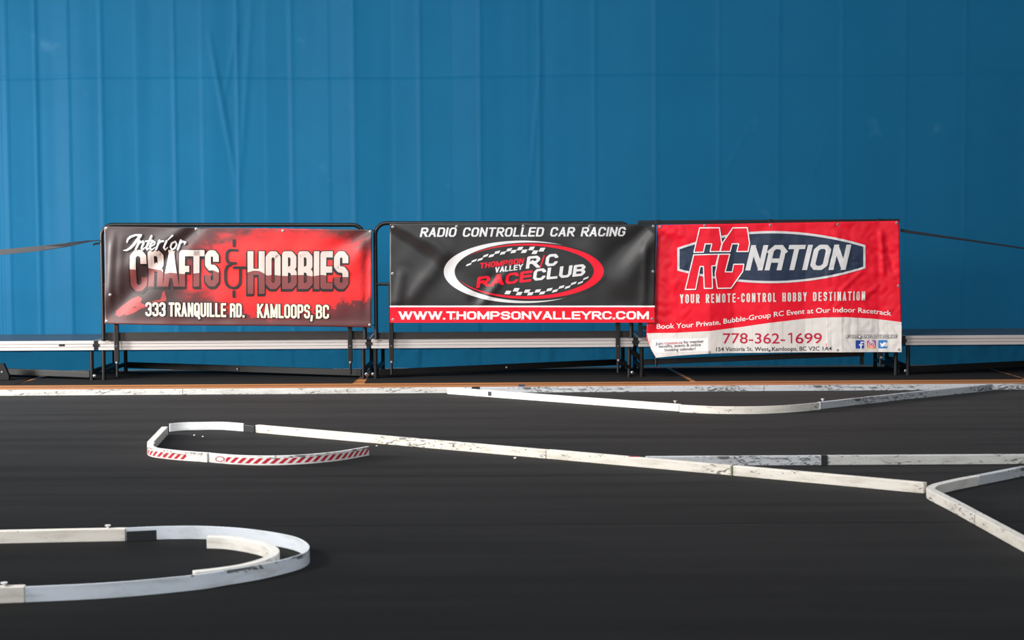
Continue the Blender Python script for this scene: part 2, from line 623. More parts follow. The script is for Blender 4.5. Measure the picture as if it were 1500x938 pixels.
def curtain_y(x, z):
    fx = 1.0 / (1.0 + math.exp((x - 0.6) * 0.8)) * 0.75 + 0.25        # folds get calmer to the right
    taper = 0.65 + 0.35 * max(0.0, min(1.0, 1.0 - (z - 0.5) / 4.0))
    d = knot_val(x) * fx * taper
    for k in mj:
        e = abs(x - k)
        if e < 0.08:
            d -= 0.011 * math.exp(-(e / 0.020) ** 2) * (0.5 + 0.5 * fx)
    # crisp fold edges that fall away slowly on one side
    for k, amp_, L_, sg in edges_:
        e = (x - k) * sg
        if -0.012 < e < 0.5:
            d -= amp_ * fx * taper * (math.exp(-e / L_) if e > 0 else (1 + e / 0.012))
    low = max(0.0, min(1.0, (2.1 - z) / 1.4))
    d += 0.010 * low * noise.noise(Vector((x * 5.5, 4.4, z * 0.25)))
    d += 0.010 * fx * noise.noise(Vector((x * 3.1, 0.3, z * 0.35))) * 2
    d += 0.003 * fx * noise.noise(Vector((x * 8.0, 5.3, z * 0.5))) * 2
    d += 0.0035 * noise.noise(Vector((x * 2.2, 9.3, z * 2.2)))
    for a, b, w, amp in diag:
        d -= seg_ridge(x, z, a, b, w, amp)
    # welded horizontal seam: upper sheet laps over the lower one
    sz = Zseam + 0.01 * math.sin(x * 1.3)
    d -= 0.006 * math.exp(-((z - sz) / 0.020) ** 2)
    d -= 0.006 * (1 / (1 + math.exp(-(z - sz) / 0.006)))
    return CY + d


def sheet(fn, xs, zs, name, material, parent, thick=0.004, smooth=True):
    nx, nz = len(xs), len(zs)
    v = [Vector((x, fn(x, z), z)) for z in zs for x in xs]
    f = []
    for j in range(nz - 1):
        for i in range(nx - 1):
            a = j * nx + i
            f.append((a, a + 1, a + nx + 1, a + nx))
    return finish(name, v, f, material, parent, smooth=smooth)


def frange(a, b, n):
    return [a + (b - a) * i / (n - 1) for i in range(n)]


cur = empty('divider_curtain', (0, CY, 0))
tag(cur, 'tall blue cloth divider curtain hanging in folds behind the stage decks', 'curtain')
sheet(curtain_y, frange(-8.2, 8.2, 1000), sorted(frange(0.19, 5.6, 110) + [Zseam + k * 0.008 for k in range(-6, 7)]), 'panel', 'blue_curtain_cloth', cur)


def hem_y(x, z):
    t = z / 0.205
    d = curtain_y(x, 0.2) - CY
    d = d * 0.7 + 0.016 * noise.noise(Vector((x * 6.0, 2.1, z * 4))) + 0.010 * noise.noise(Vector((x * 15, 7.7, z * 9)))
    return CY - 0.008 + d - 0.012 * math.sin(math.pi * min(1, max(0, t))) * 0.6


sheet(hem_y, frange(-8.2, 8.2, 900), frange(0.0005, 0.205, 9), 'hem', 'blue_curtain_cloth', cur)

# ------------------------------------------------------------------ stage decks
DY = 15.0                                     # front face of the decks
DZ = 0.373                                    # deck top height
FZ = 0.286                                    # underside of the aluminium edge
DEPTH = 1.02
DG = 'low portable stage decks in a row'


def dx_(px, py=505):
    return atY(px, py, DY).x


def deck(px0, px1, label, falls=True, bolts=()):
    x0, x1 = dx_(px0), dx_(px1)
    r = empty('stage_deck', ((x0 + x1) / 2, DY + DEPTH / 2, 0))
    tag(r, label, 'stage', DG)
    MB().box((x0 + 0.012, DY + 0.012, DZ - 0.03), (x1 - 0.012, DY + DEPTH - 0.012, DZ + 0.001)).build('deck_panel', 'deck_surface', r, bevel=0.002)
    fr = MB()
    for (z0, z1, o) in ((FZ, FZ + 0.026, 0.0), (FZ + 0.029, FZ + 0.054, 0.0), (FZ + 0.058, DZ, 0.0)):
        fr.box((x0, DY + o, z0), (x1, DY + 0.03, z1))
        fr.box((x0, DY + DEPTH - 0.03, z0), (x1, DY + DEPTH, z1))
        fr.box((x0, DY + 0.03, z0), (x0 + 0.03, DY + DEPTH - 0.03, z1))
        fr.box((x1 - 0.03, DY + 0.03, z0), (x1, DY + DEPTH - 0.03, z1))
    fo = fr.build('edge_frame', 'aluminium', r, bevel=0.0015)
    gr = MB()
    gr.box((x0 + 0.004, DY + 0.005, FZ + 0.02), (x1 - 0.004, DY + 0.028, DZ - 0.01))
    gr.build('groove', 'aluminium_groove', fo)
    # under-deck joists
    for k in (0.33, 0.66):
        xm = x0 + (x1 - x0) * k
        MB().box((xm - 0.02, DY + 0.03, FZ + 0.005), (xm + 0.02, DY + DEPTH - 0.03, DZ - 0.03)).build('joist', 'black_steel', r)
    yb = DY + 0.045
    ybk = DY + 0.90
    for sx, xl in ((0, x0 + 0.034), (1, x1 - 0.034)):
        for yl in (yb, ybk):
            lg = MB().tube([(xl, yl, 0.022), (xl, yl, FZ + 0.03)], 0.0185).build('leg', 'black_steel', r, smooth=True)
            MB().tube([(xl, yl, 0.006), (xl, yl, 0.026)], 0.021).build('foot_cap', 'black_plastic', lg, smooth=True)
            if yl == yb and sx in bolts:
                s_ = 1 if sx == 1 else -1
                MB().ring((xl + s_ * 0.026, yl - 0.012, 0.045), (0, -1, 0), 0.006, 0.0135, 0.008).tube([(xl + s_ * 0.012, yl - 0.004, 0.045), (xl + s_ * 0.022, yl - 0.010, 0.045)], 0.005, 8).build('bolt', 'zinc', lg)
        MB().bar((xl, yb, 0.085), (xl, ybk, 0.085), 0.028, 0.036).build('end_crossbar', 'black_steel', r, bevel=0.003)
    # one long brace lying low under the deck, from a back corner to the opposite front corner
    if falls is not None:
        ya, yz = (ybk - 0.03, yb + 0.02) if falls else (yb + 0.02, ybk - 0.03)
        za, zz = (0.078, 0.056) if falls else (0.056, 0.078)
        pa, pz = Vector((x0 + 0.055, ya, za)), Vector((x1 - 0.055, yz, zz))
        br = MB().bar(pa, pz, 0.03, 0.058).build('folding_brace', 'black_steel', r, bevel=0.003)
        for k in (-0.035, 0.035):
            pm = (pa + pz) / 2 + Vector((k, 0, 0))
            MB().tube([pm, pm + Vector((0, -0.022, 0))], 0.009, 10).build('hinge_bolt', 'zinc', br)
    return r, x0, x1


d0 = deck(-256, 137.5, 'stage deck running off the left edge of the picture, no rail or banner on it', bolts=(1,))
d1 = deck(144.2, 537, 'stage deck carrying the railing with the crafts and hobbies banner', bolts=(1,))
d2 = deck(544, 927.6, 'stage deck carrying the railing with the black race club banner', falls=False, bolts=(0, 1))
d3 = deck(935, 1319.5, 'stage deck behind the bright red banner', falls=None)
d4 = deck(1326.6, 1715, 'stage deck running off the right edge of the picture, no rail or banner on it', falls=False, bolts=(0,))
# black clamps joining neighbouring decks, each fixed to the deck on its left
for a, b in ((d0, d1), (d1, d2), (d2, d3), (d3, d4)):
    xa, xb = a[2], b[1]
    mb = MB().box((xa + 0.001, DY + 0.004, FZ + 0.008), (xb - 0.001, DY + 0.05, DZ - 0.004))
    mb.box((xa - 0.010, DY - 0.007, FZ + 0.034), (xb + 0.010, DY - 0.0006, FZ + 0.056))
    mb.build('deck_clamp', 'black_steel', a[0], bevel=0.002)
p = atY(90.5, 506, DY)
MB().box((p.x - 0.027, DY - 0.004, p.z - 0.010), (p.x + 0.027, DY + 0.004, p.z + 0.010)).build('latch_slot', 'black_plastic', d0[0], bevel=0.002)
ga, gb, gc, gd = (atY(x, y, DY + .06) for x, y in ((-22, 534), (5, 533), (12.5, 550), (-22, 557)))
gv = [ga, gb, gc, Vector((gc.x, gc.y, 0.012)), Vector((gd.x, gd.y, 0.012))]
gv += [v_ + Vector((0, .05, 0)) for v_ in gv]
finish('gusset_plate', gv, [(4, 3, 2, 1, 0), (5, 6, 7, 8, 9)] + [(i_, (i_ + 1) % 5, (i_ + 1) % 5 + 5, i_ + 5) for i_ in range(5)], 'black_plastic', d0[0])
gz = atY(2.5, 545, DY + .055)
MB().tube([gz, gz + Vector((0, .01, 0))], .008, 8).build('bolt', 'zinc', d0[0])
q0, q1 = atY(924, 514, DY + 0.5), atY(940, 527, DY + 0.5)
MB().bar(q0, q1, 0.02, 0.05).build('link_plate', 'black_steel', d2[0], bevel=0.002)

# ------------------------------------------------------------------ guard railings
RY = 14.955
RG = 'black steel guard railings along the stage front'


def R_(px, py):
    p = atY(px, py, RY)
    return Vector((p.x, RY, p.z))


def bracket(px, ytop, ybolt, yend, rail):
    t, b, e = R_(px, ytop), R_(px, ybolt), R_(px, yend)
    bk = MB().box((t.x - 0.021, RY - 0.012, b.z), (t.x + 0.021, RY + 0.020, t.z)).build('bracket_post', 'black_steel', rail, bevel=0.004)
    MB().tube([(t.x, RY + 0.004, e.z), (t.x, RY + 0.004, b.z + 0.01)], 0.0125, 12).build('clamp_rod', 'black_steel', bk, smooth=True)
    MB().tube([(t.x, RY - 0.028, b.z + 0.003), (t.x, RY + 0.0, b.z + 0.003)], 0.010, 6).build('bolt', 'zinc', bk)
    MB().ring((t.x, RY - 0.013, R_(px, 507).z), (0, -1, 0), 0.002, 0.007, 0.002).build('rivet', 'steel_dull', bk)


def round_rail(xl, xr, ytop, yfeet, ymid, br, label):
    r = empty('guard_rail', ((R_(xl, yfeet).x + R_(xr, yfeet).x) / 2, RY, DZ))
    tag(r, label, 'railing', RG)
    TL, TR = R_(xl, ytop), R_(xr, ytop)
    rad = 0.105
    z1 = DZ + 0.002
    # feet stand on the deck edge: the tube steps back over the deck at its base
    pts = [Vector((TL.x, RY, DZ - 0.0)), Vector((TL.x, RY, TL.z - rad))]
    for k in range(1, 8):
        an = math.pi / 2 * k / 8
        pts.append(Vector((TL.x + rad - rad * math.cos(an), RY, TL.z - rad + rad * math.sin(an))))
    pts += [Vector((TL.x + rad, RY, TL.z)), Vector((TR.x - rad, RY, TR.z))]
    for k in range(1, 8):
        an = math.pi / 2 * k / 8
        pts.append(Vector((TR.x - rad + rad * math.sin(an), RY, TR.z - rad + rad * math.cos(an))))
    pts += [Vector((TR.x, RY, TR.z - rad)), Vector((TR.x, RY, DZ))]
    MB().tube(pts, 0.0185, 16).build('frame_tube', 'black_steel', r, smooth=True)
    A, B = R_(xl, ymid), R_(xr, ymid)
    MB().tube([A, B], 0.014, 12).build('mid_rail', 'black_steel', r, smooth=True)
    tz = R_(xl + 20, 487.6).z
    MB().box((TL.x + 0.015, RY + 0.022, DZ + 0.002), (TR.x - 0.015, RY + 0.040, tz)).build('toe_board', 'toe_board', r, bevel=0.003)
    for x in br:
        bracket(x[0], ymid, x[1], x[2], r)
    return r


rail1 = round_rail(148.6, 533, 329.5, 498, 417, ((169.2, 531.5, 552), (511.8, 531, 549)), 'black tube railing with rounded corners holding the crafts and hobbies banner')
rail2 = round_rail(549.5, 924.5, 327.2, 497, 416.5, ((572.3, 530.5, 548.5), (905, 528, 546)), 'black tube railing with rounded corners holding the black race club banner')
MB().bar(R_(907, 530), R_(922, 539) + Vector((0, 0.06, 0)), 0.02, 0.03).build('strut', 'black_steel', rail2, bevel=0.002)
MB().tube([R_(541, 497) + Vector((0, .03, 0)), R_(547, 489.5) + Vector((0, .03, 0))], 0.004, 8).build('pin', 'zinc', rail2)

r3 = empty('guard_rail', (R_(1128, 490).x, RY, DZ))
tag(r3, 'black square tube railing holding the bright red banner', 'railing', RG)
TL, TR = R_(937.5, 326), R_(1315.5, 324)
MB().box((TL.x - 0.02, RY - 0.018, TL.z - 0.017), (TR.x + 0.012, RY + 0.018, TL.z + 0.017)).build('top_rail', 'black_steel', r3, bevel=0.003)
for xx in (TL.x, R_(1312.5, 400).x):
    MB().box((xx - 0.016, RY - 0.016, DZ), (xx + 0.016, RY + 0.016, TL.z - 0.017)).build('post', 'black_steel', r3, bevel=0.003)
for zz in (R_(940, 416).z, R_(940, 480.5).z):
    MB().box((TL.x - 0.02, RY - 0.013, zz - 0.016), (TR.x, RY + 0.013, zz + 0.016)).build('lower_rail', 'black_steel', r3, bevel=0.003)
for xx in (963, 1128, 1288):
    p = R_(xx, 322.5 if xx > 1000 else 323.5)
    MB().box((p.x - 0.02, RY - 0.022, TL.z - 0.02), (p.x + 0.02, RY + 0.022, TL.z + 0.022)).build('collar', 'black_steel', r3, bevel=0.004)
bracket(961, 416, 523, 537, r3)
bracket(1290.5, 416, 524, 536, r3)
# long bar clamped under the deck, a little out of level
MB().bar(R_(941, 534.5) + Vector((0, .27, 0)), R_(1275, 521) + Vector((0, .27, 0)), 0.025, 0.05).build('under_bar', 'black_steel', d3[0], bevel=0.003)
p, q = R_(1272, 517) + Vector((0, .28, 0)), R_(1272, 538) + Vector((0, .28, 0))
MB().box((p.x - 0.016, p.y - 0.012, q.z), (p.x + 0.016, p.y + 0.012, FZ + .01)).build('under_post', 'black_steel', d3[0], bevel=0.003)

# ------------------------------------------------------------------ straps and cable


def strap(name, pts, widths, twist, label, Y):
    vs, fs = [], []
    P = [atY(x, y, Y) for x, y in pts]
    for p, w, a in zip(P, widths, twist):
        u = Vector((0, math.sin(a), math.cos(a))) * w / 2
        n = Vector((0, math.cos(a), -math.sin(a))) * 0.0015
        vs += [p - u - n, p + u - n, p + u + n, p - u + n]
    for i in range(len(P) - 1):
        a, b = 4 * i, 4 * (i + 1)
        for j in range(4):
            j2 = (j + 1) % 4
            fs.append((a + j, b + j, b + j2, a + j2))
    fs += [(0, 1, 2, 3), tuple(len(vs) - 4 + k for k in (3, 2, 1, 0))]
    o = finish(name, vs, fs, 'strap_webbing', origin=P[-1])
    return tag(o, label, 'strap')


sl = strap('tension_strap', [(-170, 389), (-60, 377), (0, 369.8), (60, 364), (100, 358.5), (125, 354.3), (138, 352.9), (145.2, 352.4)],
           [.05, .05, .05, .048, .05, .05, .05, .05], [.15, .15, .2, .3, .75, 1.2, 1.4, 1.4],
           'flat black tie strap stretched to the left end of the railings', RY - 0.021)
sr = strap('tension_strap', [(1319, 337.4), (1330, 339.5), (1375, 346), (1420, 352.3), (1500, 364), (1600, 379)],
           [.04] * 6, [.8, .85, 1.0, 1.1, 1.2, 1.2], 'thin black tie strap stretched to the right end of the railings', RY - 0.002)
buck = [R_(141, 358), R_(149, 354.5)]
MB().tube([R_(136.5, 358.5), R_(141, 357), R_(148.5, 356.5)], 0.009, 10).build('strap_hook', 'black_steel', rail1, smooth=True)
cb = MB().tube([atY(1296, 521, DY + .35), atY(1303, 524, DY + .34), atY(1311, 525, DY + .33), atY(1314, 527, DY + .32), atY(1316.5, 533, DY + .3), atY(1317, 541, DY + .3),
                atY(1316.5, 548, DY + .3)], 0.009, 10).build('cable', 'black_plastic', origin=atY(1319.5, 549, DY + .3), smooth=True)
tag(cb, 'black cable hanging under the right end of the red banner deck', 'cable')

# ------------------------------------------------------------------ flat print helpers (2D shapes in banner coordinates)


def clip(poly, a, b, c):
    """keep a*x+b*y<=c"""
    out = []
    n = len(poly)
    for i in range(n):
        p, q = poly[i], poly[(i + 1) % n]
        dp, dq = a * p[0] + b * p[1] - c, a * q[0] + b * q[1] - c
        if dp <= 0:
            out.append(p)
        if (dp < 0 < dq) or (dq < 0 < dp):
            t = dp / (dp - dq)
            out.append((p[0] + (q[0] - p[0]) * t, p[1] + (q[1] - p[1]) * t))
    return out


def cells(poly, step=9.0):
    res = []
    xs = [p[0] for p in poly]
    k0, k1 = math.floor(min(xs) / step), math.floor(max(xs) / step)
    for k in range(k0, k1 + 1):
        a = clip(clip(poly, 1, 0, (k + 1) * step), -1, 0, -k * step)
        if len(a) < 3:
            continue
        ys = [p[1] for p in a]
        j0, j1 = math.floor(min(ys) / step), math.floor(max(ys) / step)
        for j in range(j0, j1 + 1):
            b = clip(clip(a, 0, 1, (j + 1) * step), 0, -1, -j * step)
            if len(b) >= 3:
                ar = sum(b[i][0] * b[(i + 1) % len(b)][1] - b[(i + 1) % len(b)][0] * b[i][1] for i in range(len(b)))
                if abs(ar) > 1e-4:
                    res.append(b if ar < 0 else b[::-1])
    return res


def tess(poly):
    tris = tessellate_polygon([[Vector((p[0], p[1], 0)) for p in poly]])
    return [[poly[i] for i in t] for t in tris]


def ell(cx, cy, rx, ry, n=72):
    return [(cx + rx * math.cos(2 * math.pi * k / n), cy + ry * math.sin(2 * math.pi * k / n)) for k in range(n)]


def disc(c, r, n=10):
    return [(c[0] + r * math.cos(2 * math.pi * (k + .5) / n), c[1] + r * math.sin(2 * math.pi * (k + .5) / n)) for k in range(n)]


def line_polys(pts, w, closed=False, n=8):
    """thick polyline as convex pieces; w may be a list"""
    out = []
    m_ = len(pts)
    ws = w if isinstance(w, (list, tuple)) else [w] * m_
    rng = range(m_) if closed else range(m_ - 1)
    for i in rng:
        a, b = pts[i], pts[(i + 1) % m_]
        wa, wb = ws[i] / 2, ws[(i + 1) % m_] / 2
        L = math.hypot(b[0] - a[0], b[1] - a[1])
        if L < 1e-6:
            continue
        nx, ny = -(b[1] - a[1]) / L, (b[0] - a[0]) / L
        out.append([(a[0] + nx * wa, a[1] + ny * wa), (b[0] + nx * wb, b[1] + ny * wb), (b[0] - nx * wb, b[1] - ny * wb), (a[0] - nx * wa, a[1] - ny * wa)])
    for p, ww in zip(pts, ws):
        out.append(disc(p, ww / 2, n))
    return out


def glyph(ch, c, d, sq=False):
    """centre lines of a capital in a unit box, y up; c, d: corner cut in x and y"""
    M_ = .52
    loop = [(0, d), (0, 1 - d), (c, 1), (1 - c, 1), (1, 1 - d), (1, d), (1 - c, 0), (c, 0), (0, d)]
    G = {
        'A': [[(0, 0), (.5, 1), (1, 0)], [(.2, .28), (.8, .28)]] if not sq else [[(0, 0), (0, 1 - d), (c, 1), (1 - c, 1), (1, 1 - d), (1, 0)], [(0, .36), (1, .36)]],
        'B': [[(0, 0), (0, 1), (.96 - c, 1), (.96, 1 - d), (.96, M_ + d), (.96 - c, M_), (0, M_)], [(.96 - c, M_), (1, M_ - d), (1, d), (1 - c, 0), (0, 0)]],
        'C': [[(1, .69), (1, 1 - d), (1 - c, 1), (c, 1), (0, 1 - d), (0, d), (c, 0), (1 - c, 0), (1, d), (1, .31)]],
        'D': [[(0, 0), (0, 1), (1 - c, 1), (1, 1 - d), (1, d), (1 - c, 0), (0, 0)]],
        'E': [[(1, 1), (0, 1), (0, 0), (1, 0)], [(0, M_), (.92, M_)]],
        'F': [[(1, 1), (0, 1), (0, 0)], [(0, .48), (.9, .48)]],
        'G': [[(1, .74), (1, 1 - d), (1 - c, 1), (c, 1), (0, 1 - d), (0, d), (c, 0), (1 - c, 0), (1, d), (1, .47), (.58, .47)]],
        'H': [[(0, 0), (0, 1)], [(1, 0), (1, 1)], [(0, M_), (1, M_)]],
        'I': [[(.5, 0), (.5, 1)]],
        'J': [[(1, 1), (1, d), (1 - c, 0), (c, 0), (0, d), (0, .3)]],
        'K': [[(0, 0), (0, 1)], [(1, 1), (.08, .45)], [(.3, .6), (1, 0)]],
        'L': [[(0, 1), (0, 0), (1, 0)]],
        'M': [[(0, 0), (0, 1)], [(0, 1), (.5, .15), (1, 1)], [(1, 1), (1, 0)]],
        'N': [[(0, 0), (0, 1)], [(0, 1), (1, 0)], [(1, 0), (1, 1)]],
        'O': [loop],
        'P': [[(0, 0), (0, 1), (1 - c, 1), (1, 1 - d), (1, .44 + d), (1 - c, .44), (0, .44)]],
        'Q': [loop, [(.6, .22), (1.02, -.12)]],
        'R': [[(0, 0), (0, 1), (1 - c, 1), (1, 1 - d), (1, .46 + d), (1 - c, .46), (0, .46)], [(.5, .46), (1, 0)]] if not sq else
             [[(0, 0), (0, 1), (1 - c, 1), (1, 1 - d), (1, .50 + d), (1 - c, .50), (0, .50)], [(1 - c, .50), (1, .50 - d), (1, 0)]],
        'S': [[(1, .72), (1, 1 - d), (1 - c, 1), (c, 1), (0, 1 - d), (0, M_ + d), (c, M_), (1 - c, M_), (1, M_ - d), (1, d), (1 - c, 0), (c, 0), (0, d), (0, .28)]],
        'T': [[(0, 1), (1, 1)], [(.5, 1), (.5, 0)]],
        'U': [[(0, 1), (0, d), (c, 0), (1 - c, 0), (1, d), (1, 1)]],
        'V': [[(0, 1), (.5, 0), (1, 1)]],
        'W': [[(0, 1), (.25, 0), (.5, .95), (.75, 0), (1, 1)]],
        'X': [[(0, 0), (1, 1)], [(0, 1), (1, 0)]],
        'Y': [[(0, 1), (.5, .45), (1, 1)], [(.5, .45), (.5, 0)]],
        '3': [[(0, .74), (0, 1 - d), (c, 1), (1 - c, 1), (1, 1 - d), (1, M_ + d), (1 - c, M_), (.4, M_)], [(1 - c, M_), (1, M_ - d), (1, d), (1 - c, 0), (c, 0), (0, d), (0, .26)]],
        '&': [[(1, .02), (.12, .8), (.2, 1), (.6, 1), (.68, .8), (0, .3), (.1, 0), (.6, 0), (1, .45)]],
        '/': [[(0, -.05), (1, 1.05)]],
        '-': [[(0, .45), (1, .45)]],
        '.': [[(.5, 0), (.5, 0.001)]],
        ',': [[(.6, .02), (.3, -.16)]],
    }
    return G.get(ch, [])


WID = {'I': 0.0, '.': 0.0, ',': 0.0, ' ': None, 'M': 1.25, 'W': 1.45, '-': .55, '/': .5, 'E': .92, 'F': .9, 'L': .88, 'T': .98}


class Polys(list):
    """convex pieces, each remembering which word it belongs to"""

    def __init__(self):
        super().__init__()
        self.word = []


def block_text(txt, x, y, w, h, sx, sy, gap, c=.18, d=.14, shear=0.0, slope=0.0, sq=False, grow=0.0, space=.55, base=None, lw=None, join='round', dots=False):
    """capitals drawn with strokes sx by sy; (x,y) = left end of the base line, w = total width, all in banner units, y down"""
    fixed = sum((sx if WID.get(ch, 1) == 0.0 else 0) for ch in txt) + gap * (len(txt) - 1)
    units = sum((space if ch == ' ' else (WID.get(ch, 1) or 0)) for ch in txt)
    lw = (w - fixed) / units
    out, pos = Polys(), x
    word = 0
    for ch in txt:
        if ch == ' ':
            pos += lw * space + gap
            word += 1
            continue
        k = WID.get(ch, 1.0)
        gw = sx if k == 0.0 else lw * k
        iw, ih = gw - sx, h - sy
        SX, SY = sx + 2 * grow, sy + 2 * grow
        gl = glyph(ch, min(.5, c * 1.0), d, sq)
        for st in gl:
            P = [((pos + sx / 2 + p[0] * iw) / SX, (sy / 2 + p[1] * ih) / SY) for p in st]
            if k == 0.0 and ch != 'I':
                P = [((pos + sx / 2) / SX + (p[0] - .5) * .5, (sy / 2 + p[1] * ih) / SY) for p in st]
            n = len(P)
            closed = n > 2 and math.hypot(P[0][0] - P[-1][0], P[0][1] - P[-1][1]) < 1e-6
            pieces = []
            for i in range(n - 1):
                a, b = P[i], P[i + 1]
                L = math.hypot(b[0] - a[0], b[1] - a[1])
                if L < 1e-6:
                    continue
                ux, uy = (b[0] - a[0]) / L, (b[1] - a[1]) / L
                dg = abs(ux) > .05 and abs(uy) > .05
                ext = (0.0 if ch in 'CSG3' else .5) if not dg else (.9 if n <= 3 or ch in 'AVWMNKXYR/' else .5)
                e0 = ext if (i == 0 and not closed) else 0
                e1 = ext if (i == n - 2 and not closed) else 0
                if dg and ch in 'AVWMN':
                    e0 = e1 = .9
                aa = (a[0] - ux * e0, a[1] - uy * e0)
                bb = (b[0] + ux * e1, b[1] + uy * e1)
                pieces.append([(aa[0] - uy * .5, aa[1] + ux * .5), (bb[0] - uy * .5, bb[1] + ux * .5), (bb[0] + uy * .5, bb[1] - ux * .5), (aa[0] + uy * .5, aa[1] - ux * .5)])
            for i in range(n if closed else n - 2):
                q = P[i + 1] if not closed else P[i % n]
                if join == 'square' and ch not in 'AVWMNKXY':
                    pieces.append(disc(q, .5 * 1.06, 8))
                else:
                    pieces.append(disc(q, .5, 12))
            lo = -grow if ch not in ',Q/' else -h
            hi = h + grow if ch != '/' else 2 * h
            for pc in pieces:
                pc = [(p[0] * SX, p[1] * SY) for p in pc]
                pc = clip(clip(pc, 0, 1, hi), 0, -1, -lo)
                if ch in 'MN':
                    pc = clip(clip(pc, 1, 0, pos + gw + grow), -1, 0, -(pos - grow)) if len(pc) > 2 else pc
                if len(pc) < 3:
                    continue
                res = []
                for px_, py_ in pc:
                    X_ = px_ + py_ * shear
                    Y_ = (y + slope * (px_ - x) - py_) if base is None else base(px_) - py_
                    res.append((X_, Y_))
                out.append(res)
                out.word.append(word)
        if dots and ch == '.':
            word += 1
        pos += gw + gap
    return out


def font_text(txt, x, y, w, caph, bold=0.0, slope=0.0, shear=0.0, base=None):
    cu = bpy.data.curves.new('tmp', 'FONT')
    cu.body = txt
    cu.size = 1.0
    cu.offset = bold
    ob = bpy.data.objects.new('tmp', cu)
    COL.objects.link(ob)
    dg = bpy.context.evaluated_depsgraph_get()
    me = bpy.data.meshes.new_from_object(ob.evaluated_get(dg))
    vs = [v.co.copy() for v in me.vertices]
    polys = [[vs[i] for i in p.vertices] for p in me.polygons]
    bpy.data.objects.remove(ob)
    bpy.data.curves.remove(cu)
    bpy.data.meshes.remove(me)
    x0 = min(v.x for v in vs)
    x1 = max(v.x for v in vs)
    sxx = w / (x1 - x0)
    syy = caph / 0.72
    out = []
    for p in polys:
        r = []
        for v in p:
            X_ = x + (v.x - x0) * sxx
            Y_ = v.y * syy
            r.append((X_ + Y_ * shear, ((y + slope * (X_ - x)) if base is None else base(X_)) - Y_))
        out.append(r)
    return out


def interp(tab):
    def f(x):
        if x <= tab[0][0]:
            return tab[0][1]
        for (a, va), (b, vb) in zip(tab, tab[1:]):
            if x <= b:
                t = (x - a) / (b - a)
                return va + (vb - va) * t
        return tab[-1][1]
    return f


class Banner:
    def __init__(self, name, label, Y, disp, edges, base_mat, nx=120, ny=48):
        """edges: functions left(t), right(t), top(s), bottom(s) giving x or y in banner units"""
        self.Y, self.disp = Y, disp
        self.root = empty(name, atY(*edges['mid'], Y))
        tag(self.root, label, 'banner')
        L, R, T, B = edges['left'], edges['right'], edges['top'], edges['bottom']
        v, f = [], []
        for back in (0, 1):
            for j in range(ny + 1):
                t = j / ny
                for i in range(nx + 1):
                    s_ = i / nx
                    x = L(t) + (R(t) - L(t)) * s_
                    y = T(s_) + (B(s_) - T(s_)) * t
                    v.append(self.pt(x, y, -0.0012 * back))
        n1 = (nx + 1) * (ny + 1)
        for j in range(ny):
            for i in range(nx):
                a = j * (nx + 1) + i
                f.append((a, a + nx + 1, a + nx + 2, a + 1))
                f.append((n1 + a, n1 + a + 1, n1 + a + nx + 2, n1 + a + nx + 1))
        bd = list(range(nx + 1)) + [j * (nx + 1) + nx for j in range(1, ny + 1)] + [ny * (nx + 1) + i for i in range(nx - 1, -1, -1)] + [j * (nx + 1) for j in range(ny - 1, 0, -1)]
        for a, b in zip(bd, bd[1:] + bd[:1]):
            f.append((a, b, n1 + b, n1 + a))
        self.sheet = finish('sheet', v, f, base_mat, self.root, smooth=True)
        self.lift = 0.0016

    def pt(self, x, y, off=0.0):
        p = atY(x, y, self.Y)
        return Vector((p.x, self.Y - self.disp(x, y) - off, p.z))

    def ink(self, name, polys, material, layer, parent=None, label=None, step=4.0, tess_=False):
        v, f = [], []
        k = 0
        for po in polys:
            for tr in (tess(po) if tess_ else [po]):
                for c in cells(tr, step):
                    n = len(v)
                    off = self.lift + layer * 0.0019 + (k % 11) * 0.0001
                    v += [self.pt(p[0], p[1], off) for p in c]
                    f.append(tuple(range(n, n + len(c))))
                k += 1
        o = finish(name, v, f, material, parent or self.root)
        if label:
            o['label'] = label
        return o

    def words(self, name, polys, material, layer):
        for k in sorted(set(polys.word)):
            self.ink(name, [p for p, w in zip(polys, polys.word) if w == k], material, layer)

    def grommets(self, pts):
        for x, y in pts:
            c = self.pt(x, y, 0.001)
            MB().ring(c, (0, -1, 0), 0.0045, 0.0125, 0.004, 14).build('grommet', 'zinc', self.root)


def R2(x, y, x0, y0, x1, y1, w, amp, f0=0.15, f1=0.15, grow=0.0):
    dx, dy = x1 - x0, y1 - y0
    L2 = dx * dx + dy * dy
    t = ((x - x0) * dx + (y - y0) * dy) / L2
    if t < -.25 or t > 1.25:
        return 0.0
    dist = abs((x - x0) * dy - (y - y0) * dx) / math.sqrt(L2)
    ww = w * (1 + grow * max(0, min(1, t)))
    sm = lambda q: max(0.0, min(1.0, q)) ** 2 * (3 - 2 * max(0.0, min(1.0, q)))
    return amp * math.exp(-(dist / ww) ** 2) * sm((t + .12) / f0) * sm((1.12 - t) / f1)


def nz(x, y, s_, k):
    return noise.noise(Vector((x / s_, y / s_, k)))


# ------------------------------------------------------------------ banner 1: crafts and hobbies


